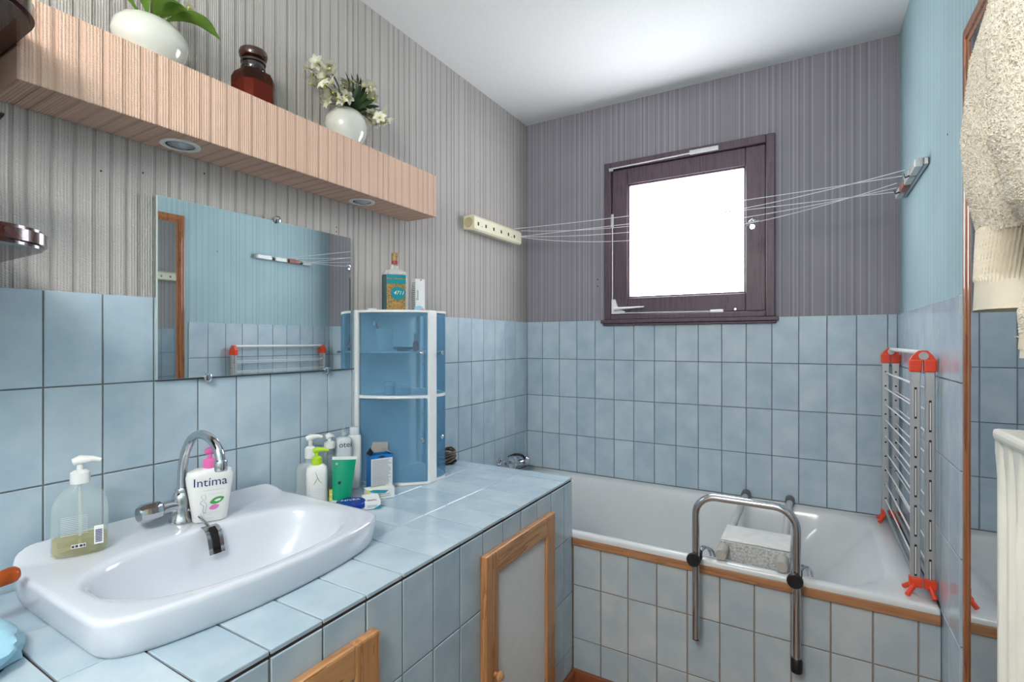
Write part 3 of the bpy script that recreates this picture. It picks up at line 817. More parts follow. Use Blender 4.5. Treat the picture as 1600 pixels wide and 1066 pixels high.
lettering(t, 'small_lettering', '___ __', 0.005, lambda a, b: wf(a, b + 0.010), M_BLUEPRINT)
def leafpatch(cx, cz, rx, rz, rot, n=16):
    bm = nb(); vs = []
    for i in range(n):
        a = 2 * PI * i / n; x, z = rx * math.cos(a), rz * math.sin(a) * (0.5 + 0.5 * abs(math.sin(a)))
        vs.append(bm.verts.new(wf(cx + x * math.cos(rot) - z * math.sin(rot), cz + x * math.sin(rot) + z * math.cos(rot))))
    bm.faces.new(vs); return bm
local(t, 'leaf_print', leafpatch(0.014, 0.051, 0.016, 0.008, 0.3), mat('ink_green', srgb(70, 160, 80), 0.5), False)
local(t, 'petal_print', leafpatch(0.008, 0.035, 0.011, 0.006, 0.25), mat('ink_pink', srgb(214, 120, 190), 0.5), False)
fig = [(-0.016, 0.068), (-0.019, 0.062), (-0.015, 0.056), (-0.021, 0.048), (-0.014, 0.04), (-0.016, 0.03), (-0.013, 0.022)]
local(t, 'figure_print', tube(nb(), smooth_path([wf(a, b) for a, b in fig], 4), 0.0004, 4), MATS['ink_grey'], False)
fig = [(-0.012, 0.068), (-0.009, 0.06), (-0.013, 0.052), (-0.008, 0.044), (-0.009, 0.034), (-0.011, 0.022)]
local(t, 'figure_print', tube(nb(), smooth_path([wf(a, b) for a, b in fig], 4), 0.0004, 4), MATS['ink_grey'], False)

# bottles by the cabinet
M_LIME = mat('lime_plastic', srgb(176, 214, 40), 0.35, var=0.02)
t = thing('lotion_bottle', 'white lotion bottle with a lime green pump and a green emblem', 'bottle', (0.088, 1.035, ZCT + 0.001), face_to(1.3, -1.0))
secs2 = [(0.029, 0.021, 0.0), (0.031, 0.022, 0.003), (0.031, 0.022, 0.105), (0.029, 0.020, 0.118), (0.02, 0.016, 0.126), (0.0125, 0.0125, 0.128)]
local(t, 'flask', body(secs2, 3.2), M_WPLASTIC)
pump(t, 0.126, M_LIME, 0.0155, 0.050, -0.1, 0.034)
wf2 = wrap(secs2, 3.2)
local(t, 'emblem', tube(nb(), [wf2(-0.004, 0.108), wf2(0.0, 0.094), wf2(0.006, 0.08), wf2(0.014, 0.072)], [0.0005, 0.001, 0.001, 0.0005], 5), mat('emblem_green', srgb(110, 160, 50), 0.5), False)
local(t, 'emblem', tube(nb(), [wf2(0.002, 0.09), wf2(-0.003, 0.08), wf2(-0.009, 0.070)], [0.0006, 0.0011, 0.0006], 5), MATS['emblem_green'], False)
for i, tx_ in enumerate(('_____ _', '___ ____', '____')): lettering(t, 'small_lettering', tx_, 0.006, lambda a, b, i=i: wf2(a + 0.006, b + 0.056 - i * 0.008), MATS['ink_grey'])
lettering(t, 'side_lettering', '__ ____ _', 0.011, lambda a, b: wf2(-0.022 - b * 0.6, 0.055 + a), M_INK)

t = thing('clear_pump_bottle', 'transparent bottle with a white pump against the tiles behind the lotion bottle', 'bottle', (0.038, 1.050, ZCT + 0.001), face_to(1.0, -0.6))
local(t, 'flask', body([(0.040, 0.022, 0.0), (0.042, 0.024, 0.004), (0.042, 0.024, 0.106), (0.036, 0.02, 0.118), (0.015, 0.014, 0.124), (0.013, 0.013, 0.14)], 3.6), m_clear('milky_plastic', (0.86, 0.92, 0.93, 1), 0.6, 0.2, (0.75, 0.8, 0.82, 1)))
pump(t, 0.138, M_WPLASTIC, 0.0165, 0.072, -0.15, 0.036, 0.004)
local(t, 'dip_tube', tube(nb(), [(0, 0, 0.004), (0, 0, 0.14)], 0.004, 8), M_WPLASTIC)

t = thing('small_pump_bottle', 'small transparent bottle with a squat white pump beside the green tube', 'bottle', (0.040, 1.122, ZCT + 0.001), face_to(1.0, -0.6))
local(t, 'flask', body([(0.024, 0.02, 0.0), (0.026, 0.022, 0.004), (0.026, 0.022, 0.12), (0.02, 0.018, 0.132), (0.014, 0.014, 0.135), (0.013, 0.013, 0.158)], 2.6), M_GLASS)
pump(t, 0.156, M_WPLASTIC, 0.0175, 0.044, 0.1, 0.014)

M_GREYB = mat('greyish_bottle', srgb(196, 204, 208), 0.35)
t = thing('labelled_bottle', 'pale grey bottle with black lettering behind the green tube', 'bottle', (0.042, 1.178, ZCT + 0.001), face_to(1.3, -0.9))
local(t, 'flask', body([(0.025, 0.018, 0), (0.027, 0.02, 0.004), (0.027, 0.02, 0.172), (0.024, 0.016, 0.180), (0.012, 0.01, 0.184)], 4.0), M_GREYB)
lettering(t, 'brand_lettering', 'otei', 0.026, lambda a, b: (a + 0.004, -0.0206, b + 0.152), M_INK)
pump(t, 0.183, M_GLASS, 0.008, 0.036, 0.6, 0.012)
t = thing('tall_white_bottle', 'tall plain white bottle pressed against the edge of the blue cabinet', 'bottle', (0.036, 1.231, ZCT + 0.001), face_to(1.3, -0.9))
local(t, 'flask', body([(0.020, 0.018, 0), (0.022, 0.02, 0.004), (0.022, 0.02, 0.176), (0.02, 0.018, 0.182)], 4.0), M_WPLASTIC)
local(t, 'cap', body([(0.016, 0.014, 0.182), (0.016, 0.014, 0.206), (0.014, 0.012, 0.209)], 4.0), M_GREYB)

# green tube standing on its cap
t = thing('cream_tube', 'green squeeze tube standing on its white cap among the bottles', 'tube', (0.140, 1.084, ZCT + 0.001), face_to(1.3, -1.0))
t.rotation_euler.x = -0.04; t.rotation_euler.y = 0.07
local(t, 'cap', body([(0.024, 0.017, 0.0), (0.025, 0.018, 0.002), (0.026, 0.0185, 0.014)], 2.2), M_WPLASTIC)
M_GREEN = mat('green_tube', srgb(0, 150, 110), 0.3, var=0.03)
local(t, 'tube_body', body([(0.0275, 0.019, 0.014), (0.0295, 0.0165, 0.05), (0.033, 0.010, 0.10), (0.0355, 0.0035, 0.136)], 2.2), M_GREEN)
local(t, 'crimp', bx(nb(), -0.0362, 0.0362, -0.0016, 0.0016, 0.136, 0.145), M_WPLASTIC, False)
lettering(t, 'vertical_lettering', '_ __ ___', 0.013, lambda a, b: (-0.009 - b, -0.0165 + 0.06 * a - 0.001, 0.03 + a), MATS['ink_navy'] if 'ink_navy' in MATS else M_INK, 'LEFT')
local(t, 'emblem', lathe(nb(), [(0.0045, -0.0175), (0.0045, -0.0155)], 14, (-0.011, 0, 0.068), ax='Y'), M_INK, False)
local(t, 'emblem', bx(nb(), -0.025, -0.019, -0.0085, -0.0065, 0.121, 0.127), mat('mint', srgb(150, 214, 196), 0.5), False)

# small carton behind the tin
def carton(name, label, loc, rot, w, d, h, m_front, m_side, deco):
    t = thing(name, label, 'box', loc, rot)
    local(t, 'carton', bx(nb(), -w / 2, w / 2, -d / 2, d / 2, 0, h, 0.0008), m_front, False)
    deco(t, w, d, h)
    return t
M_CARD = mat('white_card', srgb(226, 228, 228), 0.6, var=0.02)
M_TEAL = mat('ink_teal', srgb(30, 150, 168), 0.5)
M_YEL = mat('ink_yellow', srgb(220, 214, 90), 0.5)
def lines(t, name, x0, x1, y, zs, h, m, axis='front'):
    bm = nb()
    for z in zs:
        L = random.uniform(0.7, 1.0)
        if axis == 'front': bx(bm, x0, x0 + (x1 - x0) * L, y - 0.0004, y, z, z + h)
        else: bx(bm, x0, x0 + (x1 - x0) * L, z, z + h, y, y + 0.0004)
    local(t, name, bm, m, False)
def deco1(t, w, d, h):
    lines(t, 'print_lines', -w / 2 + 0.01, w / 2 - 0.006, -d / 2, (0.006, 0.010), 0.0015, MATS['ink_grey'])
    lines(t, 'print_lines', -w / 2 + 0.01, w / 2 - 0.008, h, (-d / 2 + 0.006, -d / 2 + 0.012), 0.0022, M_INK, 'top')
    local(t, 'corner_print', prism(nb(), [(w / 2 - 0.022, 0.0), (w / 2, 0.0), (w / 2, 0.012)], -d / 2 - 0.0004, -d / 2, 'XZ'), M_TEAL, False)
    local(t, 'edge_print', bx(nb(), w / 2, w / 2 + 0.0004, -d / 2, d / 2, 0.0, h), M_INK, False)
carton('medicine_box', 'small white medicine box lying next to the blue tin', (0.232, 1.120, ZCT + 0.001), face_to(0.78, -0.62), 0.05, 0.075, 0.024, M_CARD, M_CARD, deco1)
def deco2(t, w, d, h):
    local(t, 'wave_print', prism(nb(), [(-w / 2 + 0.004, h - 0.006), (-w / 2 + 0.03, h - 0.014), (w / 2 - 0.03, h - 0.017), (w / 2 - 0.02, h - 0.010), (-w / 2 + 0.02, h - 0.002)], -d / 2 - 0.0004, -d / 2, 'XZ'), M_TEAL, False)
    local(t, 'edge_print', bx(nb(), -w / 2, -w / 2 + 0.008, -d / 2 - 0.0004, -d / 2, 0, h), M_YEL, False)
    local(t, 'edge_print', bx(nb(), -w / 2 + 0.01, w / 2 - 0.01, d / 2 - 0.016, d / 2 - 0.010, h, h + 0.0004), M_YEL, False)
    local(t, 'wave_print', bx(nb(), -w / 2 + 0.02, w / 2 - 0.02, d / 2 - 0.009, d / 2 - 0.003, h, h + 0.0004), M_TEAL, False)
    lines(t, 'print_lines', -w / 2 + 0.012, w / 2 - 0.012, -d / 2, (0.008, 0.014, 0.018), 0.0016, MATS['ink_grey'])
carton('ointment_box', 'white and teal ointment box lying in front of the open blue carton', (0.200, 1.186, ZCT + 0.001), face_to(0.90, -0.45), 0.090, 0.034, 0.036, M_CARD, M_CARD, deco2)
t = carton('lime_carton', 'thin white and lime carton wedged between the lotion bottle and the green tube', (0.118, 1.068, ZCT + 0.001), face_to(1.3, -1.0), 0.018, 0.012, 0.045, M_YEL, M_CARD,
           lambda t, w, d, h: lines(t, 'print_lines', -w / 2 + 0.002, w / 2 - 0.003, -d / 2, (0.008, 0.016, 0.03), 0.003, M_CARD))
# open blue carton
M_BLUEC = mat('blue_card', srgb(24, 112, 186), 0.45, var=0.04)
M_FLAP = mat('grey_card', srgb(176, 172, 168), 0.8, var=0.03)
t = thing('open_carton', 'open blue and white cardboard carton leaning by the blue cabinet', 'box', (0.140, 1.247, ZCT + 0.001), face_to(1.25, -0.62))
w, d, h = 0.078, 0.045, 0.125
bm = nb()
for (a, b, c, e) in ((-w / 2, w / 2, -d / 2, -d / 2 + 0.001), (-w / 2, w / 2, d / 2 - 0.001, d / 2), (-w / 2, -w / 2 + 0.001, -d / 2, d / 2), (w / 2 - 0.001, w / 2, -d / 2, d / 2)): bx(bm, a, b, c, e, 0, h)
bx(bm, -w / 2, w / 2, -d / 2, d / 2, 0, 0.001)
local(t, 'carton', bm, M_BLUEC, False)
fp = local(t, 'text_panel', bx(nb(), -w / 2 + 0.003, w / 2 - 0.002, -d / 2 - 0.0004, -d / 2, 0.0, h - 0.012), M_CARD, False)
bm = nb()
for i in range(26):
    z = h - 0.018 - i * 0.0038
    bx(bm, -w / 2 + 0.006, w / 2 - 0.006 - random.uniform(0, 0.012), -d / 2 - 0.0008, -d / 2 - 0.0004, z, z + 0.0014)
local(fp, 'print_lines', bm, MATS['ink_grey'], False)
local(t, 'thumb_notch', prism(nb(), [(-0.014, h - 0.006), (0.0, h - 0.010), (0.016, h - 0.006), (0.0, h - 0.003)], -d / 2 - 0.0004, -d / 2, 'XZ'), M_DARK, False)
local(t, 'side_panel', bx(nb(), w / 2, w / 2 + 0.0004, -d / 2 + 0.004, d / 2 - 0.003, 0.0, h * 0.5), M_CARD, False)
local(t, 'flap', prism(nb(), [(-w / 2 + 0.012, h), (w / 2 - 0.004, h), (w / 2 - 0.002, h + 0.032), (-w / 2 + 0.022, h + 0.036)], d / 2 - 0.0012, d / 2, 'XZ'), M_FLAP, False)
bm = nb(); vs = [bm.verts.new(p) for p in ((w / 2, -d / 2, h), (w / 2, d / 2, h), (w / 2 - 0.022, d / 2 - 0.006, h + 0.018), (w / 2 - 0.026, -d / 2 + 0.006, h + 0.012))]
bm.faces.new(vs); bmesh.ops.solidify(bm, geom=list(bm.faces), thickness=0.0008)
local(t, 'flap', bm, M_CARD, False)
bm = nb(); vs = [bm.verts.new(p) for p in ((-w / 2, -d / 2, h), (-w / 2, d / 2, h), (-w / 2 + 0.012, d / 2 - 0.006, h + 0.02), (-w / 2 + 0.012, -d / 2 + 0.006, h + 0.01))]
bm.faces.new(vs); bmesh.ops.solidify(bm, geom=list(bm.faces), thickness=0.0008)
local(t, 'flap', bm, M_INK, False)

# blue round tin
t = thing('cream_tin', 'flat round dark blue cream tin with white lettering', 'tin', (0.208, 1.062, ZCT + 0.001), face_to(1.2, -1.0))
M_NB = mat('tin_blue', srgb(16, 52, 150), 0.25, 0.2, var=0.03)
local(t, 'base', lathe(nb(), [(0.041, 0), (0.0425, 0.002), (0.0425, 0.012)], 40), mat('tin_silver', srgb(200, 204, 210), 0.2, 0.9))
local(t, 'lid', lathe(nb(), [(0.0438, 0.009), (0.0438, 0.022), (0.042, 0.0245), (0.039, 0.0255), (0.002, 0.0255)], 40), M_NB)
lettering(t, 'brand_lettering', 'NIVEA', 0.020, lambda a, b: (a, b + 0.002, 0.0262), M_INKW)

# cologne bottle on the cabinet
t = thing('cologne_bottle', 'glass cologne bottle with a turquoise and gold label on the cabinet', 'bottle', (0.105, 1.357, ZK + 0.001), face_to(1.25, -0.85))
def oct_ring(hx, hy, c, z): return [(hx - c, -hy, z), (hx, -hy + c, z), (hx, hy - c, z), (hx - c, hy, z), (-hx + c, hy, z), (-hx, hy - c, z), (-hx, -hy + c, z), (-hx + c, -hy, z)]
local(t, 'flask', loft(nb(), [oct_ring(0.043, 0.024, 0.010, 0.0), oct_ring(0.044, 0.025, 0.010, 0.003), oct_ring(0.044, 0.025, 0.010, 0.128), oct_ring(0.036, 0.02, 0.010, 0.140), oct_ring(0.014, 0.014, 0.006, 0.148), oct_ring(0.013, 0.013, 0.0055, 0.165)]), m_clear('bottle_glass', (0.94, 0.97, 0.95, 1), 0.75, 0.03, (0.9, 0.93, 0.92, 1)))
t2 = NT('gold_label')
n_ = t2.noise(t2.add('ShaderNodeTexCoord').outputs['Object'], 240, 2, 0.7)
t2.link(t2.ramp(n_, [(0.36, srgb(20, 92, 96)), (0.47, srgb(150, 116, 60)), (0.6, srgb(196, 156, 84)), (0.72, srgb(130, 50, 34))]), t2.b.inputs['Base Color'])
t2.b.inputs['Roughness'].default_value = 0.4
M_GOLD = t2.m
M_TQ = mat('turquoise_ink', srgb(20, 140, 150), 0.35)
lab_ = local(t, 'label', bx(nb(), -0.0335, 0.0335, -0.0258, -0.0252, 0.002, 0.126), M_GOLD, False, label='gold and turquoise paper label')
local(lab_, 'band', bx(nb(), -0.0338, 0.0338, -0.0262, -0.0258, 0.115, 0.127), M_TQ, False)
local(lab_, 'band', bx(nb(), -0.0338, 0.0338, -0.0262, -0.0258, 0.094, 0.111), M_TQ, False)
local(lab_, 'oval', lathe(nb(), [(1, -0.0265), (1, -0.0258)], 28, (0.006, 0, 0.060), 0.026, 0.024, ax='Y'), M_TQ, False)
lettering(t, 'brand_lettering', '4711', 0.019, lambda a, b: (a + 0.008, -0.027, b + 0.0555), M_INKW, shear=0.3)
local(t, 'side_label', prism(nb(), [(-0.0342, -0.0252), (-0.0346, -0.0256), (-0.0446, -0.0150), (-0.0446, 0.012), (-0.0441, 0.012), (-0.0441, -0.0148)], 0.002, 0.126), mat('label_dark', srgb(40, 70, 74), 0.5), False)
local(t, 'neck', lathe(nb(), [(0.0125, 0.165), (0.0125, 0.178)], 20), mat('seal_red', srgb(150, 50, 44), 0.4))
local(t, 'stopper', lathe(nb(), [(0.0128, 0.178), (0.0132, 0.19), (0.0132, 0.205), (0.011, 0.208)], 20), M_GOLD)
# tall white carton beside it
def deco3(t, w, d, h):
    local(t, 'disc_print', prism(nb(), [(w / 2 - 0.024 + 0.024 * math.cos(a), 0.024 * math.sin(a)) for a in [i * PI / 12 for i in range(13)]], -d / 2 - 0.0004, -d / 2, 'XZ'), mat('ink_skyblue', srgb(140, 200, 226), 0.5), False)
    local(t, 'disc_print', prism(nb(), [(w / 2 - 0.014 + 0.013 * math.cos(a), 0.0 + 0.013 * math.sin(a)) for a in [i * PI / 12 for i in range(13)]], -d / 2 - 0.0008, -d / 2 - 0.0004, 'XZ'), mat('ink_coral', srgb(236, 120, 80), 0.5), False)
    lettering(t, 'vertical_lettering', 'Doctor', 0.013, lambda a, b: (-w / 2 + 0.012 - b, -d / 2 - 0.0005, 0.045 + a), M_INK, 'LEFT')
    lines(t, 'print_lines', 0.0, 0.006, -d / 2, (h - 0.006,), 0.004, M_INK)
    bm = nb()
    for i in range(14): bx(bm, -w / 2 - 0.0004, -w / 2, -d / 2 + 0.004, d / 2 - 0.004 - random.uniform(0, .008), 0.012 + i * 0.0075, 0.0145 + i * 0.0075)
    local(t, 'print_lines', bm, MATS['ink_grey'], False)
carton('tall_carton', 'tall white carton with a blue and coral circle standing beside the cologne bottle', (0.10, 1.487, ZK + 0.001), face_to(1.3, -0.45), 0.040, 0.036, 0.126, M_CARD, M_CARD, deco3)
tag(obj('cotton_pad', lathe(nb(), [(0.016, 0), (0.017, 0.003), (0.015, 0.006)], 20, (0.05, 1.30, ZK + 0.001)), M_WPLASTIC, None, True), 'flat white pad on the cabinet next to the cologne bottle', 'pad')

# brown cord bundle behind the cabinet
M_CORD = mat('brown_cord', srgb(110, 92, 78), 0.8, var=0.25, scale=90)
t = thing('cord_bundle', 'crumpled bundle of brown cord on the counter behind the blue cabinet', 'cord', (0.09, 1.672, ZCT + 0.009))
rnd = random.Random(3)
for i in range(5):
    pts = []
    for k in range(14):
        a = 2 * PI * k / 14
        pts.append(((0.030 + 0.008 * rnd.random()) * math.cos(a), (0.042 + 0.012 * rnd.random()) * math.sin(a), 0.004 + i * 0.009 + 0.006 * math.sin(a * 2 + i)))
    local(t, 'strand', tube(nb(), pts, 0.0048, 7, closed=True), M_CORD)
tag(obj('saucer', lathe(nb(), [(0.02, 0), (0.045, 0.005), (0.047, 0.008), (0.044, 0.008), (0.02, 0.003)], 28, (0.09, 1.672, ZCT + 0.001)), M_BLACK, None, True), 'small dark saucer under the brown cord', 'saucer')

# left edge: amber brush and blue bag
M_AMBER = m_clear('amber_plastic', srgb(232, 160, 96), 0.62, 0.06, srgb(190, 96, 44))
t = thing('hairbrush', 'translucent amber hairbrush resting on the left end of the washbasin', 'brush', (0.17, 0.30, 0.775))
local(t, 'handle', tube(nb(), [(-0.004, 0.0345, 0.0145), (-0.004, 0.033, 0.0145), (-0.0035, 0.028, 0.0145), (-0.003, 0.020, 0.0145), (0.0, 0.005, 0.0135), (0.004, -0.03, 0.012), (0.01, -0.09, 0.012)], [0.003, 0.009, 0.0135, 0.0145, 0.0135, 0.011, 0.010], 20), M_AMBER)
local(t, 'head', tube(nb(), [(0.01, -0.09, 0.012), (0.014, -0.12, 0.014), (0.018, -0.17, 0.014), (0.02, -0.2, 0.014)], [0.010, 0.024, 0.026, 0.012], 16), M_AMBER)
M_BAG = mat('blue_film', srgb(160, 206, 226), 0.3, var=0.08, scale=20)
bm = nb()
bmesh.ops.create_icosphere(bm, subdivisions=5, radius=1.0)
for v in bm.verts:
    p = v.co.copy()
    r = 1 + 0.28 * mnoise.noise(p * 1.7) + 0.30 * (0.5 - abs(mnoise.noise(p * 2.6 + Vector((3, 1, 2))))) + 0.10 * (0.5 - abs(mnoise.noise(p * 6.0)))
    p = p * r
    v.co = (0.250 + p.x * 0.12, 0.215 + p.y * 0.075, max(ZCT + 0.001, ZCT + 0.018 + p.z * 0.040))
tag(obj('crumpled_bag', bm, M_BAG, None, True, angle=50), 'crumpled pale blue plastic bag on the counter in front of the washbasin', 'bag')

# ------------------------------------------------------------------ on the peach shelf
M_VASE = mat('glazed_vase', srgb(206, 207, 198), 0.14, var=0.04, scale=14, coat=0.5)
M_LEAF = mat('leaf_green', srgb(134, 172, 88), 0.5, var=0.25, scale=60)
M_LEAFD = mat('leaf_dark', srgb(62, 84, 44), 0.5, var=0.25, scale=60)
M_STEM = mat('stem', srgb(150, 140, 86), 0.6)
M_PETAL = mat('petal', srgb(240, 238, 224), 0.6, var=0.03)
M_EYE = mat('flower_eye', srgb(190, 190, 90), 0.6)
def translucent(m, col, f):
    nt = m.node_tree; o_ = nt.nodes['Material Output']; b_ = nt.nodes['Principled BSDF']
    tr = nt.nodes.new('ShaderNodeBsdfTranslucent'); tr.inputs[0].default_value = col
    mx = nt.nodes.new('ShaderNodeMixShader'); mx.inputs[0].default_value = f
    nt.links.new(b_.outputs[0], mx.inputs[1]); nt.links.new(tr.outputs[0], mx.inputs[2]); nt.links.new(mx.outputs[0], o_.inputs['Surface'])
translucent(M_LEAF, srgb(170, 206, 96), 0.5)
translucent(M_PETAL, srgb(240, 240, 220), 0.4)
ZS = 1.8535
def vase(label, loc, rx, ry, h):
    t = thing('vase', label, 'vase', loc)
    prof = [(0.45, 0.0), (0.62, 0.02), (0.9, 0.25), (1.0, 0.5), (0.95, 0.7), (0.75, 0.88), (0.5, 0.97), (0.38, 1.0), (0.34, 0.98), (0.34, 0.9)]
    local(t, 'body', lathe(nb(), [(a, b * h) for a, b in prof], 40, (0, 0, 0), rx, ry), M_VASE)
    return t
vase('wide white glazed vase holding broad green leaves on the peach shelf', (0.072, 0.587, ZS), 0.062, 0.078, 0.108)
vase('round white glazed vase holding small white flowers on the peach shelf', (0.070, 1.165, ZS), 0.066, 0.070, 0.125)
def leaf(bm, base, dirv, L, wd, droop, up=Vector((0, 0, 1)), curl=0.2, n=8, spoon=False):
    d = Vector(dirv).normalized(); s = d.cross(up)
    if s.length < 1e-3: s = Vector((1, 0, 0))
    s.normalize(); prev = None
    for i in range(n + 1):
        t = i / n
        wv = wd * (math.sin(PI * min(1, t * 1.0 + 0.02)) ** 0.7 if not spoon else math.sin(PI * t ** 1.7) ** 0.7 + 0.06 * (1 - t))
        p = Vector(base) + d * L * t + up * (L * 0.25 * math.sin(PI * t * 0.7)) - up * (droop * L * t * t)
        cur = [bm.verts.new(p - s * wv + up * curl * wv), bm.verts.new(p), bm.verts.new(p + s * wv + up * curl * wv)]
        if prev:
            bm.faces.new([prev[0], prev[1], cur[1], cur[0]]); bm.faces.new([prev[1], prev[2], cur[2], cur[1]])
        prev = cur
    return bm
def solid(bm, th=0.0006):
    bmesh.ops.solidify(bm, geom=list(bm.faces), thickness=th); return bm
def flower_mesh(name, np_, L, wd, cup, mp):
    bm = nb()
    for i in range(np_):
        a = 2 * PI * i / np_
        leaf(bm, (0.002 * math.cos(a), 0.002 * math.sin(a), 0), (math.cos(a), math.sin(a), cup), L, wd, 0.35, Vector((0, 0, 1)), 0.15, 4)
    solid(bm, 0.0005)
    n0 = len(bm.faces)
    lathe(bm, [(0.0015, -0.004), (0.004, 0.0), (0.004, 0.004), (0.002, 0.006)], 8)
    bm.faces.ensure_lookup_table()
    for f in bm.faces[n0:]: f.material_index = 1
    return mesh_of(bm, name, [mp, M_EYE], True)
# broad-leaved bunch
t = thing('leafy_posy', 'posy of broad green leaves and white daisies in the wide vase', 'flowers', (0.072, 0.587, ZS + 0.102))
for (dv, L, wd, dr, b) in (((0.62, 0.78, 0.16), 0.125, 0.032, 0.50, (0.008, 0.02, 0.004)), ((0.30, 0.9, 0.40), 0.13, 0.028, 0.48, (0.0, 0.022, 0.004)), ((0.75, 0.45, 0.3), 0.08, 0.026, 0.3, (0.01, 0.01, 0.004)), ((0.25, -1.0, 0.34), 0.15, 0.022, 0.2, (0, -0.02, 0.0)),
                        ((0.9, 0.1, 0.45), 0.085, 0.03, 0.45, (0.012, 0.0, 0.002)), ((0.6, -0.6, 0.7), 0.10, 0.024, 0.25, (0.01, -0.01, 0.0)), ((-0.1, 0.5, 0.9), 0.11, 0.022, 0.2, (0, 0.01, 0))):
    local(t, 'leaf', solid(leaf(nb(), b, dv, L, wd, dr, Vector((0, 0, 1)), 0.18, 10, True)), M_LEAF)
daisy = flower_mesh('flower', 14, 0.017, 0.0032, 0.35, M_PETAL)
for (dx, dy, h) in ((0.020, 0.073, 0.066), (0.03, 0.04, 0.085), (0.0, 0.02, 0.10), (0.03, -0.01, 0.09), (-0.01, 0.05, 0.085), (0.01, -0.04, 0.08), (0.03, 0.02, 0.062)):
    local(t, 'stem', tube(nb(), smooth_path([(0, 0, -0.02), (dx * .4, dy * .4, h * .6), (dx, dy, h)], 4), 0.0022, 6), M_STEM)
    o = link('flower', daisy, t, (dx, dy, h)); o.rotation_euler = (random.uniform(-.5, .1) - dy * 8, random.uniform(.2, .7), 0)
# white small-flowered bunch
t = thing('flower_bunch', 'bunch of small white star flowers with narrow leaves in the round vase', 'flowers', (0.070, 1.165, ZS + 0.118))
star = flower_mesh('flower', 6, 0.0250, 0.0075, 0.35, M_PETAL)
rnd = random.Random(11)
spots = [(-0.13, 0.115), (-0.115, 0.095), (-0.10, 0.105), (-0.085, 0.085), (-0.12, 0.05), (-0.10, 0.04), (-0.075, 0.06), (-0.06, 0.075), (-0.085, 0.015), (-0.06, 0.02), (-0.035, 0.03), (-0.02, 0.07),
         (-0.03, 0.09), (0.0, 0.082), (0.025, 0.105), (0.045, 0.115), (0.05, 0.095), (0.03, 0.085), (0.07, 0.11), (0.06, 0.07), (0.065, 0.045), (0.09, 0.02), (0.11, 0.035), (0.125, 0.015), (0.12, -0.005), (0.105, 0.01), (0.05, 0.0), (-0.045, 0.0), (-0.07, -0.012), (0.14, 0.02)]
spots += [(a + rnd.uniform(-.014, .014), b + rnd.uniform(-.016, .012)) for a, b in spots]
spots = [(a * 1.06 - 0.004, b * 0.74) for a, b in spots]
for (dy, h) in spots:
    dx = rnd.uniform(-0.02, 0.07)
    local(t, 'stem', tube(nb(), smooth_path([(0, dy * .08, -0.02), (dx * .4, dy * .45, h * .6 + 0.012), (dx, dy, h)], 3), 0.0012, 5), M_LEAFD)
    o = link('flower', star, t, (dx, dy, h)); o.rotation_euler = (rnd.uniform(-.6, .6) - dy * 5, rnd.uniform(0.3, 1.3), rnd.uniform(0, 6)); o.scale = (1, 1, 1)
for i in range(26):
    a = rnd.uniform(-1.2, 1.2); dv = (rnd.uniform(0.0, 0.7), math.sin(a), math.cos(a) * 0.9 + 0.1)
    local(t, 'leaf', solid(leaf(nb(), (0.004, 0.01 * math.sin(a), -0.004), dv, rnd.uniform(0.07, 0.125), 0.0070, 0.15, Vector((1, 0, 0.2)).normalized(), 0.2, 6)), M_LEAFD)
# amber jar
t = thing('apothecary_jar', 'brown glass apothecary jar with a domed stopper on the peach shelf', 'jar', (0.073, 0.838, ZS))
M_BROWN = m_clear('brown_glass', srgb(206, 120, 56), 0.62, 0.04, srgb(56, 28, 14))
local(t, 'jar_body', loft(nb(), [oct_ring(0.040, 0.040, 0.016, 0), oct_ring(0.046, 0.046, 0.018, 0.006), oct_ring(0.046, 0.046, 0.018, 0.075), oct_ring(0.040, 0.040, 0.016, 0.090), oct_ring(0.029, 0.029, 0.012, 0.097)]), M_BROWN, True, 30)
local(t, 'contents', loft(nb(), [oct_ring(0.038, 0.038, 0.015, 0.004), oct_ring(0.042, 0.042, 0.016, 0.01), oct_ring(0.042, 0.042, 0.016, 0.06)]), mat('jar_glow_orange', srgb(196, 112, 40), 0.7), True, 30)  # orange contents: the glow of light in the glass, put into the colour
local(t, 'neck', lathe(nb(), [(0.029, 0.096), (0.031, 0.100), (0.031, 0.108), (0.028, 0.110), (0.028, 0.118), (0.032, 0.120), (0.032, 0.126), (0.028, 0.128)], 28), mat('black_glass', srgb(34, 22, 18), 0.1, coat=0.5))
local(t, 'stopper', lathe(nb(), [(0.024, 0.128), (0.034, 0.134), (0.037, 0.143), (0.034, 0.154), (0.022, 0.162), (0.004, 0.165)], 32), mat('brown_glaze', srgb(62, 30, 20), 0.08, coat=0.6))

# ------------------------------------------------------------------ wooden wall shelf at the left edge
sh = thing('corner_shelf', 'glossy dark mahogany wall shelf with rounded boards at the end of the counter', 'shelf', (0.0, 0.12, 1.36))
for z0, z1, x1, y1, low in ((1.36, 1.39, 0.352, 0.343, True), (1.75, 1.785, 0.318, 0.336, True)):
    poly = rrect(-0.007, x1, -0.1, y1, [0.02, 0.10, 0.004, 0.004], 10)
    if not low:          # notched around the peach shelf
        cut = [p for p in poly if p[0] > 0.146 or p[1] < 0]
        i_ = max(i for i, p in enumerate(cut) if p[0] > 0.146 and p[1] > 0.2)
        poly = cut[:i_ + 1] + [(0.146, y1), (0.146, 0.205), (-0.007, 0.205)] + cut[i_ + 1:]
    bm = prism(nb(), poly, z0, z1)
    bmesh.ops.bevel(bm, geom=[e for e in bm.edges if abs(e.verts[0].co.z - e.verts[1].co.z) < 1e-5 and e.is_manifold], offset=0.006, segments=2, affect='EDGES')
    obj('board', bm, M_MAHOG, sh, True, angle=35)
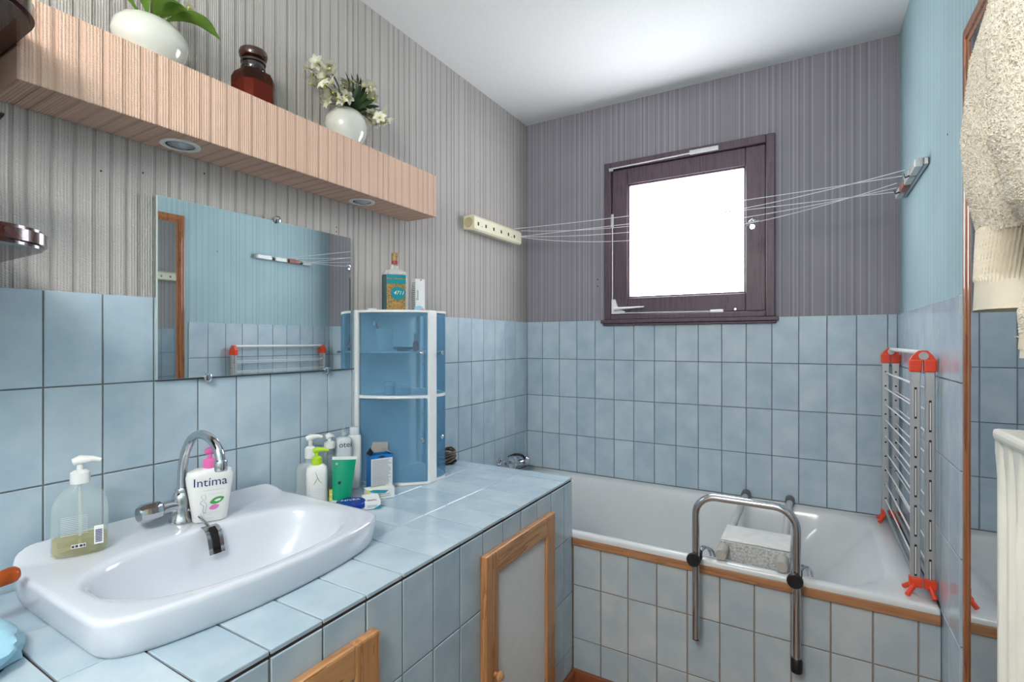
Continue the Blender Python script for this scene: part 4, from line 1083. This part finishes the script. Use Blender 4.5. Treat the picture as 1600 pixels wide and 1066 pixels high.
obj('side_panel', bx(nb(), -0.007, 0.25, -0.1, -0.075, 1.28, 1.95, 0.004), M_MAHOG, sh)
obj('back_panel', bx(nb(), -0.007, 0.006, -0.09, 0.20, 1.28, 1.95, 0.003), M_MAHOG, sh)
hd = thing('hair_dryer', 'black hair dryer standing on the dark mahogany shelf', 'hair dryer', (0.20, 0.17, 1.391))
local(hd, 'handle', tube(nb(), [(0, -0.01, 0.002), (0, -0.005, 0.09), (0, 0.0, 0.17)], [0.018, 0.017, 0.02], 16), M_BLACK)
local(hd, 'barrel', tube(nb(), [(0, -0.09, 0.195), (0, -0.06, 0.197), (0, 0.03, 0.198), (0, 0.07, 0.198)], [0.03, 0.038, 0.036, 0.026], 20), M_BLACK)
local(hd, 'nozzle', loft(nb(), [[(0.022 * math.cos(a) , 0.068, 0.198 + 0.022 * math.sin(a)) for a in [2 * PI * i / 16 for i in range(16)]], [(0.03 * math.cos(a), 0.128, 0.200 + 0.005 * math.sin(a)) for a in [2 * PI * i / 16 for i in range(16)]]]), M_BLACK)

# ------------------------------------------------------------------ retractable clothes line
cl = thing('clothes_line', 'cream retractable clothes line housing on the left wall with five stretched white lines', 'clothes line', (0.0, 2.15, 1.73))
bm = prism(nb(), [(-0.008, 1.735), (0.046, 1.727), (0.054, 1.735), (0.054, 1.788), (0.044, 1.800), (-0.008, 1.796)], 1.932, 2.375, 'XZ')
obj('housing', bm, M_CREAM, cl)
obj('end_cap', lathe(nb(), [(0.022, -0.004), (0.024, 0.0)], 20, (0.02, 1.932, 1.765), ax='Y'), mat('cap_tan', srgb(196, 180, 140), 0.5), cl, True)
for y in (1.965, 2.03, 2.10, 2.17, 2.24, 2.30):
    obj('line_outlet', bx(nb(), 0.054, 0.0546, y - 0.006, y + 0.006, 1.752, 1.768), M_DARK, cl)
for y in (1.995, 2.27):
    obj('screw', lathe(nb(), [(0.004, 0), (0.004, 0.001)], 10, (0.054, y, 1.752), ax='X'), M_STEEL, cl)
M_LINE = mat('white_line', srgb(226, 228, 230), 0.5)
LN = [((0.056, 2.299, 1.800), (1.662, 2.120, 1.761), 0.0126), ((0.056, 2.368, 1.803), (1.662, 2.053, 1.762), 0.0600), ((0.056, 2.368, 1.772), (1.662, 2.283, 1.749), 0.001),
      ((0.056, 2.368, 1.771), (1.662, 2.236, 1.752), 0.0478), ((0.056, 2.368, 1.768), (1.662, 2.230, 1.767), 0.0940)]
for i, (a, b, sag) in enumerate(LN):
    a, b = Vector(a), Vector(b)
    pts = [a.lerp(b, k / 16) - Vector((0, 0, sag * 4 * (k / 16) * (1 - k / 16))) for k in range(17)]
    obj('line', tube(nb(), pts, 0.0014, 6), M_LINE, cl, True)
    if i == 4: LOW = pts
M_GLASSY = mat('pale_plastic', srgb(190, 194, 192), 0.25, var=0.05)
rc = thing('line_hook_rail', 'white plastic hook rail for the clothes line on the right wall', 'hook rail', (W_ + 0.005, 2.15, 1.75))
obj('rail', bx(nb(), 1.693, W_ + 0.0075, 1.95, 2.37, 1.742, 1.766, 0.003), M_STEEL, rc)
for (y0, y1, m) in ((1.955, 2.06, M_GLASSY), (2.08, 2.17, M_GLASSY), (2.19, 2.27, mat('rust_plastic', srgb(150, 96, 86), 0.5)), (2.29, 2.365, M_GLASSY)):
    obj('hook_block', bx(nb(), 1.673, 1.694, y0, y1, 1.740, 1.769, 0.006, 2), m, rc)
for y in (2.07, 2.28):
    obj('hook', tube(nb(), [(1.69, y, 1.75), (1.664, y, 1.742), (1.66, y, 1.755)], 0.003, 6), M_BLACK, rc, True)
# bulldog clip on the lowest line
q = LOW[11] * 0.65 + LOW[12] * 0.35
t = thing('bulldog_clip', 'small steel bulldog clip hanging on the clothes line in front of the window frame', 'clip', tuple(q))
d_ = (LOW[12] - LOW[11]).normalized()
for s in (-1, 1):
    local(t, 'jaw', tube(nb(), [d_ * -0.026 + Vector((0, s * 0.003, 0.0)), d_ * 0.026 + Vector((0, s * 0.003, 0.0))], 0.0055, 10), M_STEEL)
local(t, 'spring', tube(nb(), [d_ * -0.012 + Vector((0, 0, 0.006)), Vector((0, 0, 0.014)), d_ * 0.012 + Vector((0, 0, 0.006))], 0.004, 8), M_CHROME)
local(t, 'grip', lathe(nb(), [(0.0095, -0.004), (0.0095, 0.004)], 16, (0, 0, -0.016), ax='Y'), M_CHROME)

# bath mixer on the left wall
t = thing('bath_mixer', 'chrome bath mixer on the left wall behind the counter end', 'tap', (0.0, 2.30, 0.56))
obj('body', tube(nb(), [(0.045, 2.20, 0.565), (0.045, 2.40, 0.555)], 0.020, 18), M_CHROME, t, True)
obj('wall_flange', lathe(nb(), [(0.032, 0.0), (0.030, 0.008), (0.02, 0.014), (0.018, 0.04)], 20, (0.0, 2.24, 0.565), ax='X'), M_CHROME, t, True)
obj('wall_flange', lathe(nb(), [(0.032, 0.0), (0.030, 0.008), (0.02, 0.014), (0.018, 0.04)], 20, (0.0, 2.37, 0.56), ax='X'), M_CHROME, t, True)
obj('handle', lathe(nb(), [(0.018, 0.0), (0.030, 0.006), (0.034, 0.02), (0.031, 0.036), (0.018, 0.046), (0.004, 0.048)], 14, (0.058, 2.235, 0.585), ax='X'), M_CHROME, t, True, angle=25)
obj('lever', tube(nb(), smooth_path([(0.05, 2.25, 0.605), (0.06, 2.30, 0.61), (0.065, 2.36, 0.595), (0.07, 2.40, 0.565)], 5), 0.007, 10), M_BLACK, t, True)
obj('handle', lathe(nb(), [(0.018, 0.0), (0.024, 0.006), (0.026, 0.02), (0.016, 0.034)], 14, (0.058, 2.40, 0.56), ax='X'), M_CHROME, t, True, angle=25)

# ------------------------------------------------------------------ grab rail, bath seat
gr = thing('bath_grab_rail', 'chrome bath grab rail with black knobs clamped over the bath edge', 'grab rail', (1.22, 1.69, 0.25))
yr_, x0_, x1_, zt_ = 1.690, 1.083, 1.364, 0.716
path = [(x0_, yr_, 0.258), (x0_, yr_, 0.45), (x0_, yr_, 0.62)]
for i in range(9): a = PI - PI / 2 * i / 8; path.append((x0_ + 0.06 + 0.06 * math.cos(a), yr_, zt_ - 0.06 + 0.06 * math.sin(a)))
for i in range(9): a = PI / 2 - PI / 2 * i / 8; path.append((x1_ - 0.06 + 0.06 * math.cos(a), yr_, zt_ - 0.06 + 0.06 * math.sin(a)))
path += [(x1_, yr_, 0.45), (x1_, yr_, 0.275)]
obj('rail', tube(nb(), path, 0.0115, 18), M_CHROME, gr, True)
obj('end_cap', lathe(nb(), [(0.0145, -0.028), (0.0155, -0.022), (0.0155, 0.006), (0.0125, 0.012)], 18, (x1_, yr_, 0.272)), M_BLACK, gr, True)
obj('end_plug', lathe(nb(), [(0.0105, -0.003), (0.0105, 0.002)], 18, (x0_, yr_, 0.2575)), M_BLACK, gr, True)
for x in (x0_, x1_):
    k_ = obj('knob', lathe(nb(), [(0.020, -0.006), (0.0215, -0.002), (0.0215, 0.004), (0.017, 0.008)], 24, (x - 0.004, yr_ - 0.018, 0.514), ax='Y'), M_BLACK, gr, True)
    obj('knob_stem', tube(nb(), [(x - 0.002, yr_ - 0.014, 0.514), (x, yr_ + 0.02, 0.514)], 0.006, 10), M_BLACK, k_, True)
    obj('bracket', bx(nb(), x - 0.014, x + 0.014, yr_ + 0.010, yr_ + 0.040, 0.500, 0.530, 0.004), M_BLACK, gr)
    obj('clamp_arm', tube(nb(), smooth_path([(x + 0.006, yr_ + 0.03, 0.522), (x + 0.02, yr_ + 0.06, 0.530), (x + 0.035, yr_ + 0.085, 0.516), (x + 0.04, yr_ + 0.105, 0.49)], 4), 0.004, 8), M_CHROME, gr, True)
    obj('clamp_arm', tube(nb(), smooth_path([(x - 0.006, yr_ + 0.03, 0.522), (x + 0.01, yr_ + 0.06, 0.532), (x + 0.024, yr_ + 0.085, 0.518), (x + 0.028, yr_ + 0.105, 0.49)], 4), 0.004, 8), M_CHROME, gr, True)
seat = thing('bathing_bench', 'white bathing bench on two grey tubes laid across the bathtub', 'bench', (1.24, 2.12, 0.495))
for x in (1.148, 1.322):
    tb_ = obj('tube', tube(nb(), [(x, 1.80, 0.514), (x, 2.47, 0.514)], 0.0125, 16), mat('pale_grey_tube', srgb(186, 186, 182), 0.4), seat, True)
    obj('end_grip', lathe(nb(), [(0.0165, 0), (0.0175, 0.004), (0.0175, 0.066), (0.0150, 0.070)], 20, (x, 1.755, 0.5135), ax='Y'), M_GREYP, tb_, True)
    obj('end_grip', lathe(nb(), [(0.0150, 0), (0.0185, 0.006), (0.0185, 0.045), (0.0160, 0.050)], 20, (x, 2.475, 0.516), ax='Y'), mat('dark_grey_rubber', srgb(104, 104, 106), 0.6), tb_, True)
def rough_mat():
    t = NT('rough_white_foam')
    n = t.noise(t.pos(), 140, 4, 0.65)
    t.link(t.ramp(n, [(0.3, srgb(150, 148, 146)), (0.65, srgb(222, 222, 220))]), t.b.inputs['Base Color'])
    t.b.inputs['Roughness'].default_value = 0.9; t.bump(n, 0.9, 0.006); return t.m
bm = bx(nb(), 1.135, 1.345, 1.83, 1.985, 0.470, 0.532, 0.004, 2)
bmesh.ops.subdivide_edges(bm, edges=list(bm.edges), cuts=6, use_grid_fill=True)
for v in bm.verts:
    if v.co.y < 1.84: v.co.y += 0.006 * mnoise.noise(v.co * 60); v.co.z += 0.003 * mnoise.noise(v.co * 80 + Vector((5, 5, 5)))
obj('seat_slab', bm, rough_mat(), seat, True)
obj('seat_top', bx(nb(), 1.136, 1.344, 1.838, 1.987, 0.5325, 0.540, 0.003), mat('seat_white', srgb(216, 216, 212), 0.55), seat)

# ------------------------------------------------------------------ folding drying rack on the bath rim
M_POST = mat('satin_aluminium', srgb(186, 188, 190), 0.4, 0.55, var=0.03)
rk = thing('drying_rack', 'folded aluminium drying rack with orange corners standing on the bath rim', 'drying rack', (1.66, 2.13, 0.495))
def slot_mesh(L):
    bm = nb(); bx(bm, -0.003, 0.003, -0.0006, 0.0, -L / 2, L / 2); n0 = len(bm.faces)
    tube(bm, [(0, -0.0006, -L / 2 + 0.006), (0, -0.0006, L / 2 - 0.006)], 0.0018, 6)
    bm.faces.ensure_lookup_table()
    for f in bm.faces[n0:]: f.material_index = 1
    return mesh_of(bm, 'slot', [M_DARK, M_WPLASTIC])
SLOT = slot_mesh(0.088)
yf_, yb_ = 1.797, 2.450
ztop_ = 1.158
ro = Vector(rk.location)
for fi, x in enumerate((1.652, 1.684)):
    for y, nm in ((yf_, 'f'), (yb_, 'b')):
        po = obj('post', bx(nb(), x - 0.0115, x + 0.0115, y - 0.006, y + 0.006, 0.530, 1.130, 0.002), M_POST, rk)
        if nm == 'f':
            for k in range(5 if fi == 0 else 5):
                z = 1.035 - 0.11 * k + (0.0 if fi == 0 else 0.045) - (0.04 if fi else 0.0) * 2
                o = link('slot', SLOT, po, (x - ro.x, y - 0.006 - ro.y, z - ro.z))
        else:
            for k in range(10):
                obj('hole', bx(nb(), x - 0.003, x + 0.003, y - 0.0066, y - 0.0058, 1.085 - 0.055 * k, 1.091 - 0.055 * k), M_DARK, po)
    for k in range(9):
        z = 1.085 - 0.062 * k - fi * 0.012
        obj('rod', tube(nb(), [(x, yf_ + 0.004, z), (x, yb_ - 0.004, z)], 0.0022, 6), M_WPLASTIC, rk, True)
    obj('lower_bar', tube(nb(), [(x, yf_, 0.545), (x, yb_, 0.545)], 0.006, 10), M_STEEL, rk, True)
for y in (yf_, yb_):
    for x in (1.652, 1.684):
        obj('corner_cap', bx(nb(), x - 0.0145, x + 0.0145, y - 0.011, y + 0.011, 1.122, 1.157, 0.004, 2), M_ORANGE, rk)
    bm = nb(); prism(bm, [(1.6375, 1.152), (1.6985, 1.152), (1.690, 1.168), (1.678, 1.182), (1.660, 1.182), (1.646, 1.168)], y - 0.009, y + 0.009, 'XZ')
    h_ = obj('hinge', bm, M_ORANGE, rk)
    obj('pivot', lathe(nb(), [(0.011, -0.012), (0.011, -0.008)], 20, (1.669, y, 1.167), ax='Y'), M_STEEL, h_, True)
    for s, x in ((-1, 1.652), (1, 1.684)):
        xs_ = x
        f_ = obj('foot', bx(nb(), x - 0.0145, x + 0.0145, y - 0.011, y + 0.011, 0.520, 0.548, 0.004, 2), M_ORANGE, rk)
        for sy in (-1, 1):
            obj('foot_leg', tube(nb(), [(x, y + sy * 0.004, 0.53), (min(x + s * 0.022 * (1 if s < 0 else 0.3), 1.692), y + sy * 0.03, 0.503)], 0.0065, 8), M_ORANGE, f_, True)
obj('top_bar', tube(nb(), [(1.669, yf_ + 0.008, 1.176), (1.669, yb_ - 0.008, 1.176)], 0.007, 12), M_WPLASTIC, rk, True)

# ------------------------------------------------------------------ framed mirror on the right wall
fm = thing('framed_mirror', 'tall mirror in a moulded brown wooden frame on the right wall', 'mirror', (W_ + 0.006, 1.2, 0.02))
my0, my1, mz0, mz1 = 0.885, 1.533, 0.02, 1.922
obj('glass', bx(nb(), W_ + 0.0036, W_ + 0.0075, my0 + 0.03, my1 - 0.03, mz0 + 0.03, mz1 - 0.03), mat('grey_mirror', (0.50, 0.53, 0.55, 1), 0.02, 1.0, var=0.0), fm)  # mirror in a darker grey than the left one
def mould(bm, a, b, horiz):
    # three stepped ribs across the frame section
    for (o0, o1, d) in ((0.0, 0.015, 0.004), (0.015, 0.031, 0.007), (0.031, 0.045, 0.003)):
        yield o0, o1, d
for side in ('far', 'near', 'top', 'bottom'):
    bm = nb()
    for (o0, o1, d) in mould(bm, 0, 0, 0):
        X0, X1 = W_ + 0.0045 - d, W_ + 0.0075
        if side == 'far': bx(bm, X0, X1, my1 - o1, my1 - o0, mz0 + o0, mz1 - o0, 0.003, 2)
        elif side == 'near': bx(bm, X0, X1, my0 + o0, my0 + o1, mz0 + o0, mz1 - o0, 0.003, 2)
        elif side == 'top': bx(bm, X0 + 0.0003, X1, my0 + o0, my1 - o0, mz1 - o1, mz1 - o0, 0.003, 2)
        else: bx(bm, X0 + 0.0003, X1, my0 + o0, my1 - o0, mz0 + o0, mz0 + o1, 0.003, 2)
    obj('frame_bar', bm, M_FRAMEW, fm)

# ------------------------------------------------------------------ radiator
rad = thing('radiator', 'white fluted steel radiator on the right wall below the bathrobe', 'radiator', (1.64, 0.56, 0.15))
M_RAD = mat('radiator_enamel', srgb(226, 226, 216), 0.3, var=0.02)
ya, yb2, za, zb2 = 0.26, 0.864, 0.16, 1.098
bm = nb(); NY, NZ = 220, 30
grid = []
zs_ = [zb2 - 0.012 - (0.11 * (i / 12) if i <= 12 else 0) for i in range(13)]
zs_ += [zs_[-1] - (zs_[-1] - za) * i / 8 for i in range(1, 9)]
for z in zs_:
    row = []
    for j in range(NY + 1):
        y = ya + (yb2 - ya) * j / NY
        ph = abs(math.sin((y - ya) / 0.034 * PI))
        g = 1 - ph                      # 1 in the groove, 0 on the ridge
        dep = min(1.0, max(0.0, ((zb2 - 0.022) - z) / 0.05 - (1 - g) * 0.9 + 0.35)) if z < zb2 - 0.02 else 0.0
        row.append(bm.verts.new((1.600 + 0.018 * dep * g ** 0.7 + 0.006 * (1 - ph) * dep, y, z)))
    grid.append(row)
for r0, r1 in zip(grid, grid[1:]):
    for j in range(NY): bm.faces.new([r0[j], r1[j], r1[j + 1], r0[j + 1]])
obj('front_panel', bm, M_RAD, rad, True, angle=60)
obj('body', bx(nb(), 1.626, 1.672, ya, yb2, za, zb2 - 0.012, 0.004, 2), M_RAD, rad)
bm = nb(); bx(bm, 1.597, 1.672, ya - 0.001, yb2 + 0.001, zb2 - 0.014, zb2, 0.005, 2)
obj('top_header', bm, M_RAD, rad)
obj('end_panel', bx(nb(), 1.602, 1.670, yb2 - 0.004, yb2 + 0.001, za, zb2 - 0.012, 0.001), M_RAD, rad)
for y in (0.36, 0.76): obj('wall_bracket', bx(nb(), 1.668, W_ + 0.0075, y - 0.015, y + 0.015, 0.35, 0.95), M_RAD, rad)

# ------------------------------------------------------------------ bathrobe
robe = thing('bathrobe', 'cream terry bathrobe with ribbed cuffs hanging on the right wall', 'bathrobe', (1.63, 0.78, 1.2))
def m_terry():
    t = NT('terry_cream')
    n = t.noise(t.pos(), 300, 3, 0.7)
    t.link(t.ramp(n, [(0.3, srgb(206, 196, 172)), (0.6, srgb(242, 236, 220))]), t.b.inputs['Base Color'])
    t.b.inputs['Roughness'].default_value = 0.95; t.b.inputs['Specular IOR Level'].default_value = 0.1
    t.b.inputs['Sheen Weight'].default_value = 0.3
    t.bump(n, 0.8, 0.003); MATS['terry'] = t.m; return t.m
M_TERRY = m_terry()
M_RIB = mat('ribbed_cuff', srgb(218, 211, 192), 0.9, var=0.04, bump=0.2)
def sleeve(secs, n=28, folds=0.0):
    """secs: (cx, cy, z, rx, ry)"""
    rings = []
    for (cx, cy, z, rx, ry) in secs:
        r = []
        for i in range(n):
            a = 2 * PI * i / n
            p = Vector((math.cos(a), math.sin(a), z * 4))
            f = 1 + folds * mnoise.noise(p * 1.6) + 0.05 * mnoise.noise(p * 5)
            r.append((min(1.7, cx + rx * math.cos(a) * f), cy + ry * math.sin(a) * f, z))
        rings.append(r)
    return loft(nb(), rings)
def dens(secs, k=5):
    out = []
    for a, b in zip(secs, secs[1:]):
        for i in range(k): t = i / k; out.append(tuple(p + (q - p) * t for p, q in zip(a, b)))
    return out + [secs[-1]]
S1 = dens([(1.662, 0.80, 1.82, 0.045, 0.06), (1.640, 0.83, 1.66, 0.046, 0.058), (1.622, 0.85, 1.57, 0.047, 0.058), (1.613, 0.862, 1.47, 0.044, 0.056), (1.616, 0.868, 1.40, 0.042, 0.054), (1.622, 0.868, 1.345, 0.037, 0.046)])
S2 = dens([(1.652, 0.66, 1.82, 0.06, 0.06), (1.630, 0.67, 1.66, 0.064, 0.06), (1.618, 0.685, 1.52, 0.064, 0.060), (1.616, 0.70, 1.42, 0.058, 0.056), (1.620, 0.712, 1.355, 0.046, 0.046), (1.630, 0.716, 1.325, 0.034, 0.040)])
S4 = dens([(1.655, 0.72, 1.40, 0.030, 0.05), (1.646, 0.735, 1.30, 0.040, 0.052), (1.634, 0.745, 1.24, 0.044, 0.05), (1.634, 0.748, 1.212, 0.040, 0.045)])
S3 = dens([(1.66, 0.58, 1.76, 0.035, 0.12), (1.65, 0.56, 1.5, 0.045, 0.13), (1.65, 0.55, 1.25, 0.045, 0.13), (1.655, 0.55, 1.14, 0.03, 0.12)])
meshes = []
for S, nm in ((S1, 'sleeve'), (S2, 'sleeve'), (S4, 'hanging_fold'), (S3, 'robe_body')):
    o = obj(nm, sleeve(S, 28, 0.12), M_TERRY, robe, True, angle=70); meshes.append((o, 34000 if nm == 'sleeve' else 12000))
def cuff(cx, cy, z0, z1, r0, r1, lean):
    bm = nb(); n = 420; rings = []
    for k in range(25):
        t = k / 24; z = z1 + (z0 - z1) * t; ring = []
        for i in range(n):
            a = 2 * PI * i / n
            rib = 1 + (0.05 * math.sin(a * 60 + t * 16.0) if 0.02 < t < 0.66 else 0.0)
            rr = (r1[0] + (r0[0] - r1[0]) * t, r1[1] + (r0[1] - r1[1]) * t)
            ring.append((cx + lean[0] * t + rr[0] * rib * math.cos(a), cy + lean[1] * t + rr[1] * rib * math.sin(a), z))
        rings.append(ring)
    loft(bm, rings, False, False)
    return bm
obj('cuff', cuff(1.622, 0.868, 1.248, 1.355, (0.037, 0.052), (0.037, 0.046), (-0.004, 0.0)), M_RIB, robe, True, angle=60, label='ribbed white cuff')
obj('cuff', cuff(1.629, 0.718, 1.245, 1.335, (0.034, 0.044), (0.034, 0.042), (0.0, 0.0)), M_RIB, robe, True, angle=60, label='ribbed white cuff')
obj('hem_band', cuff(1.634, 0.748, 1.190, 1.216, (0.040, 0.046), (0.038, 0.046), (0.0, 0.0)), M_RIB, robe, True, angle=60)
obj('hook', tube(nb(), [(W_ + 0.0075, 0.70, 1.80), (1.67, 0.70, 1.80), (1.65, 0.70, 1.82)], 0.006, 8), M_CHROME, robe, True)
# terry pile
rnd = random.Random(5)
for o, cnt in meshes:
    me = o.data; me.calc_loop_triangles()
    tris = list(me.loop_triangles); areas = [t.area for t in tris]
    V, F = [], []
    pick = rnd.choices(tris, areas, k=cnt)
    for t in pick:
        a, b, c = (me.vertices[i].co for i in t.vertices)
        u, v = rnd.random(), rnd.random()
        if u + v > 1: u, v = 1 - u, 1 - v
        p = a + (b - a) * u + (c - a) * v
        nn = t.normal
        d = (nn + Vector((rnd.uniform(-.8, .8), rnd.uniform(-.8, .8), rnd.uniform(-1.0, .3)))).normalized()
        L = rnd.uniform(0.004, 0.0095); s = d.orthogonal().normalized() * 0.00065
        bend = Vector((rnd.uniform(-1, 1), rnd.uniform(-1, 1), -0.6)) * L * 0.3
        i0 = len(V)
        V += [p - s - nn * 0.001, p + s - nn * 0.001, p + d * L * .6 - s * .8, p + d * L * .6 + s * .8, p + d * L + bend]
        F += [(i0, i0 + 1, i0 + 3, i0 + 2), (i0 + 2, i0 + 3, i0 + 4)]
    pm = bpy.data.meshes.new('terry_pile'); pm.from_pydata(V, [], F); pm.materials.append(M_TERRY)
    po = link('terry_pile', pm, robe); po['kind'] = 'stuff'
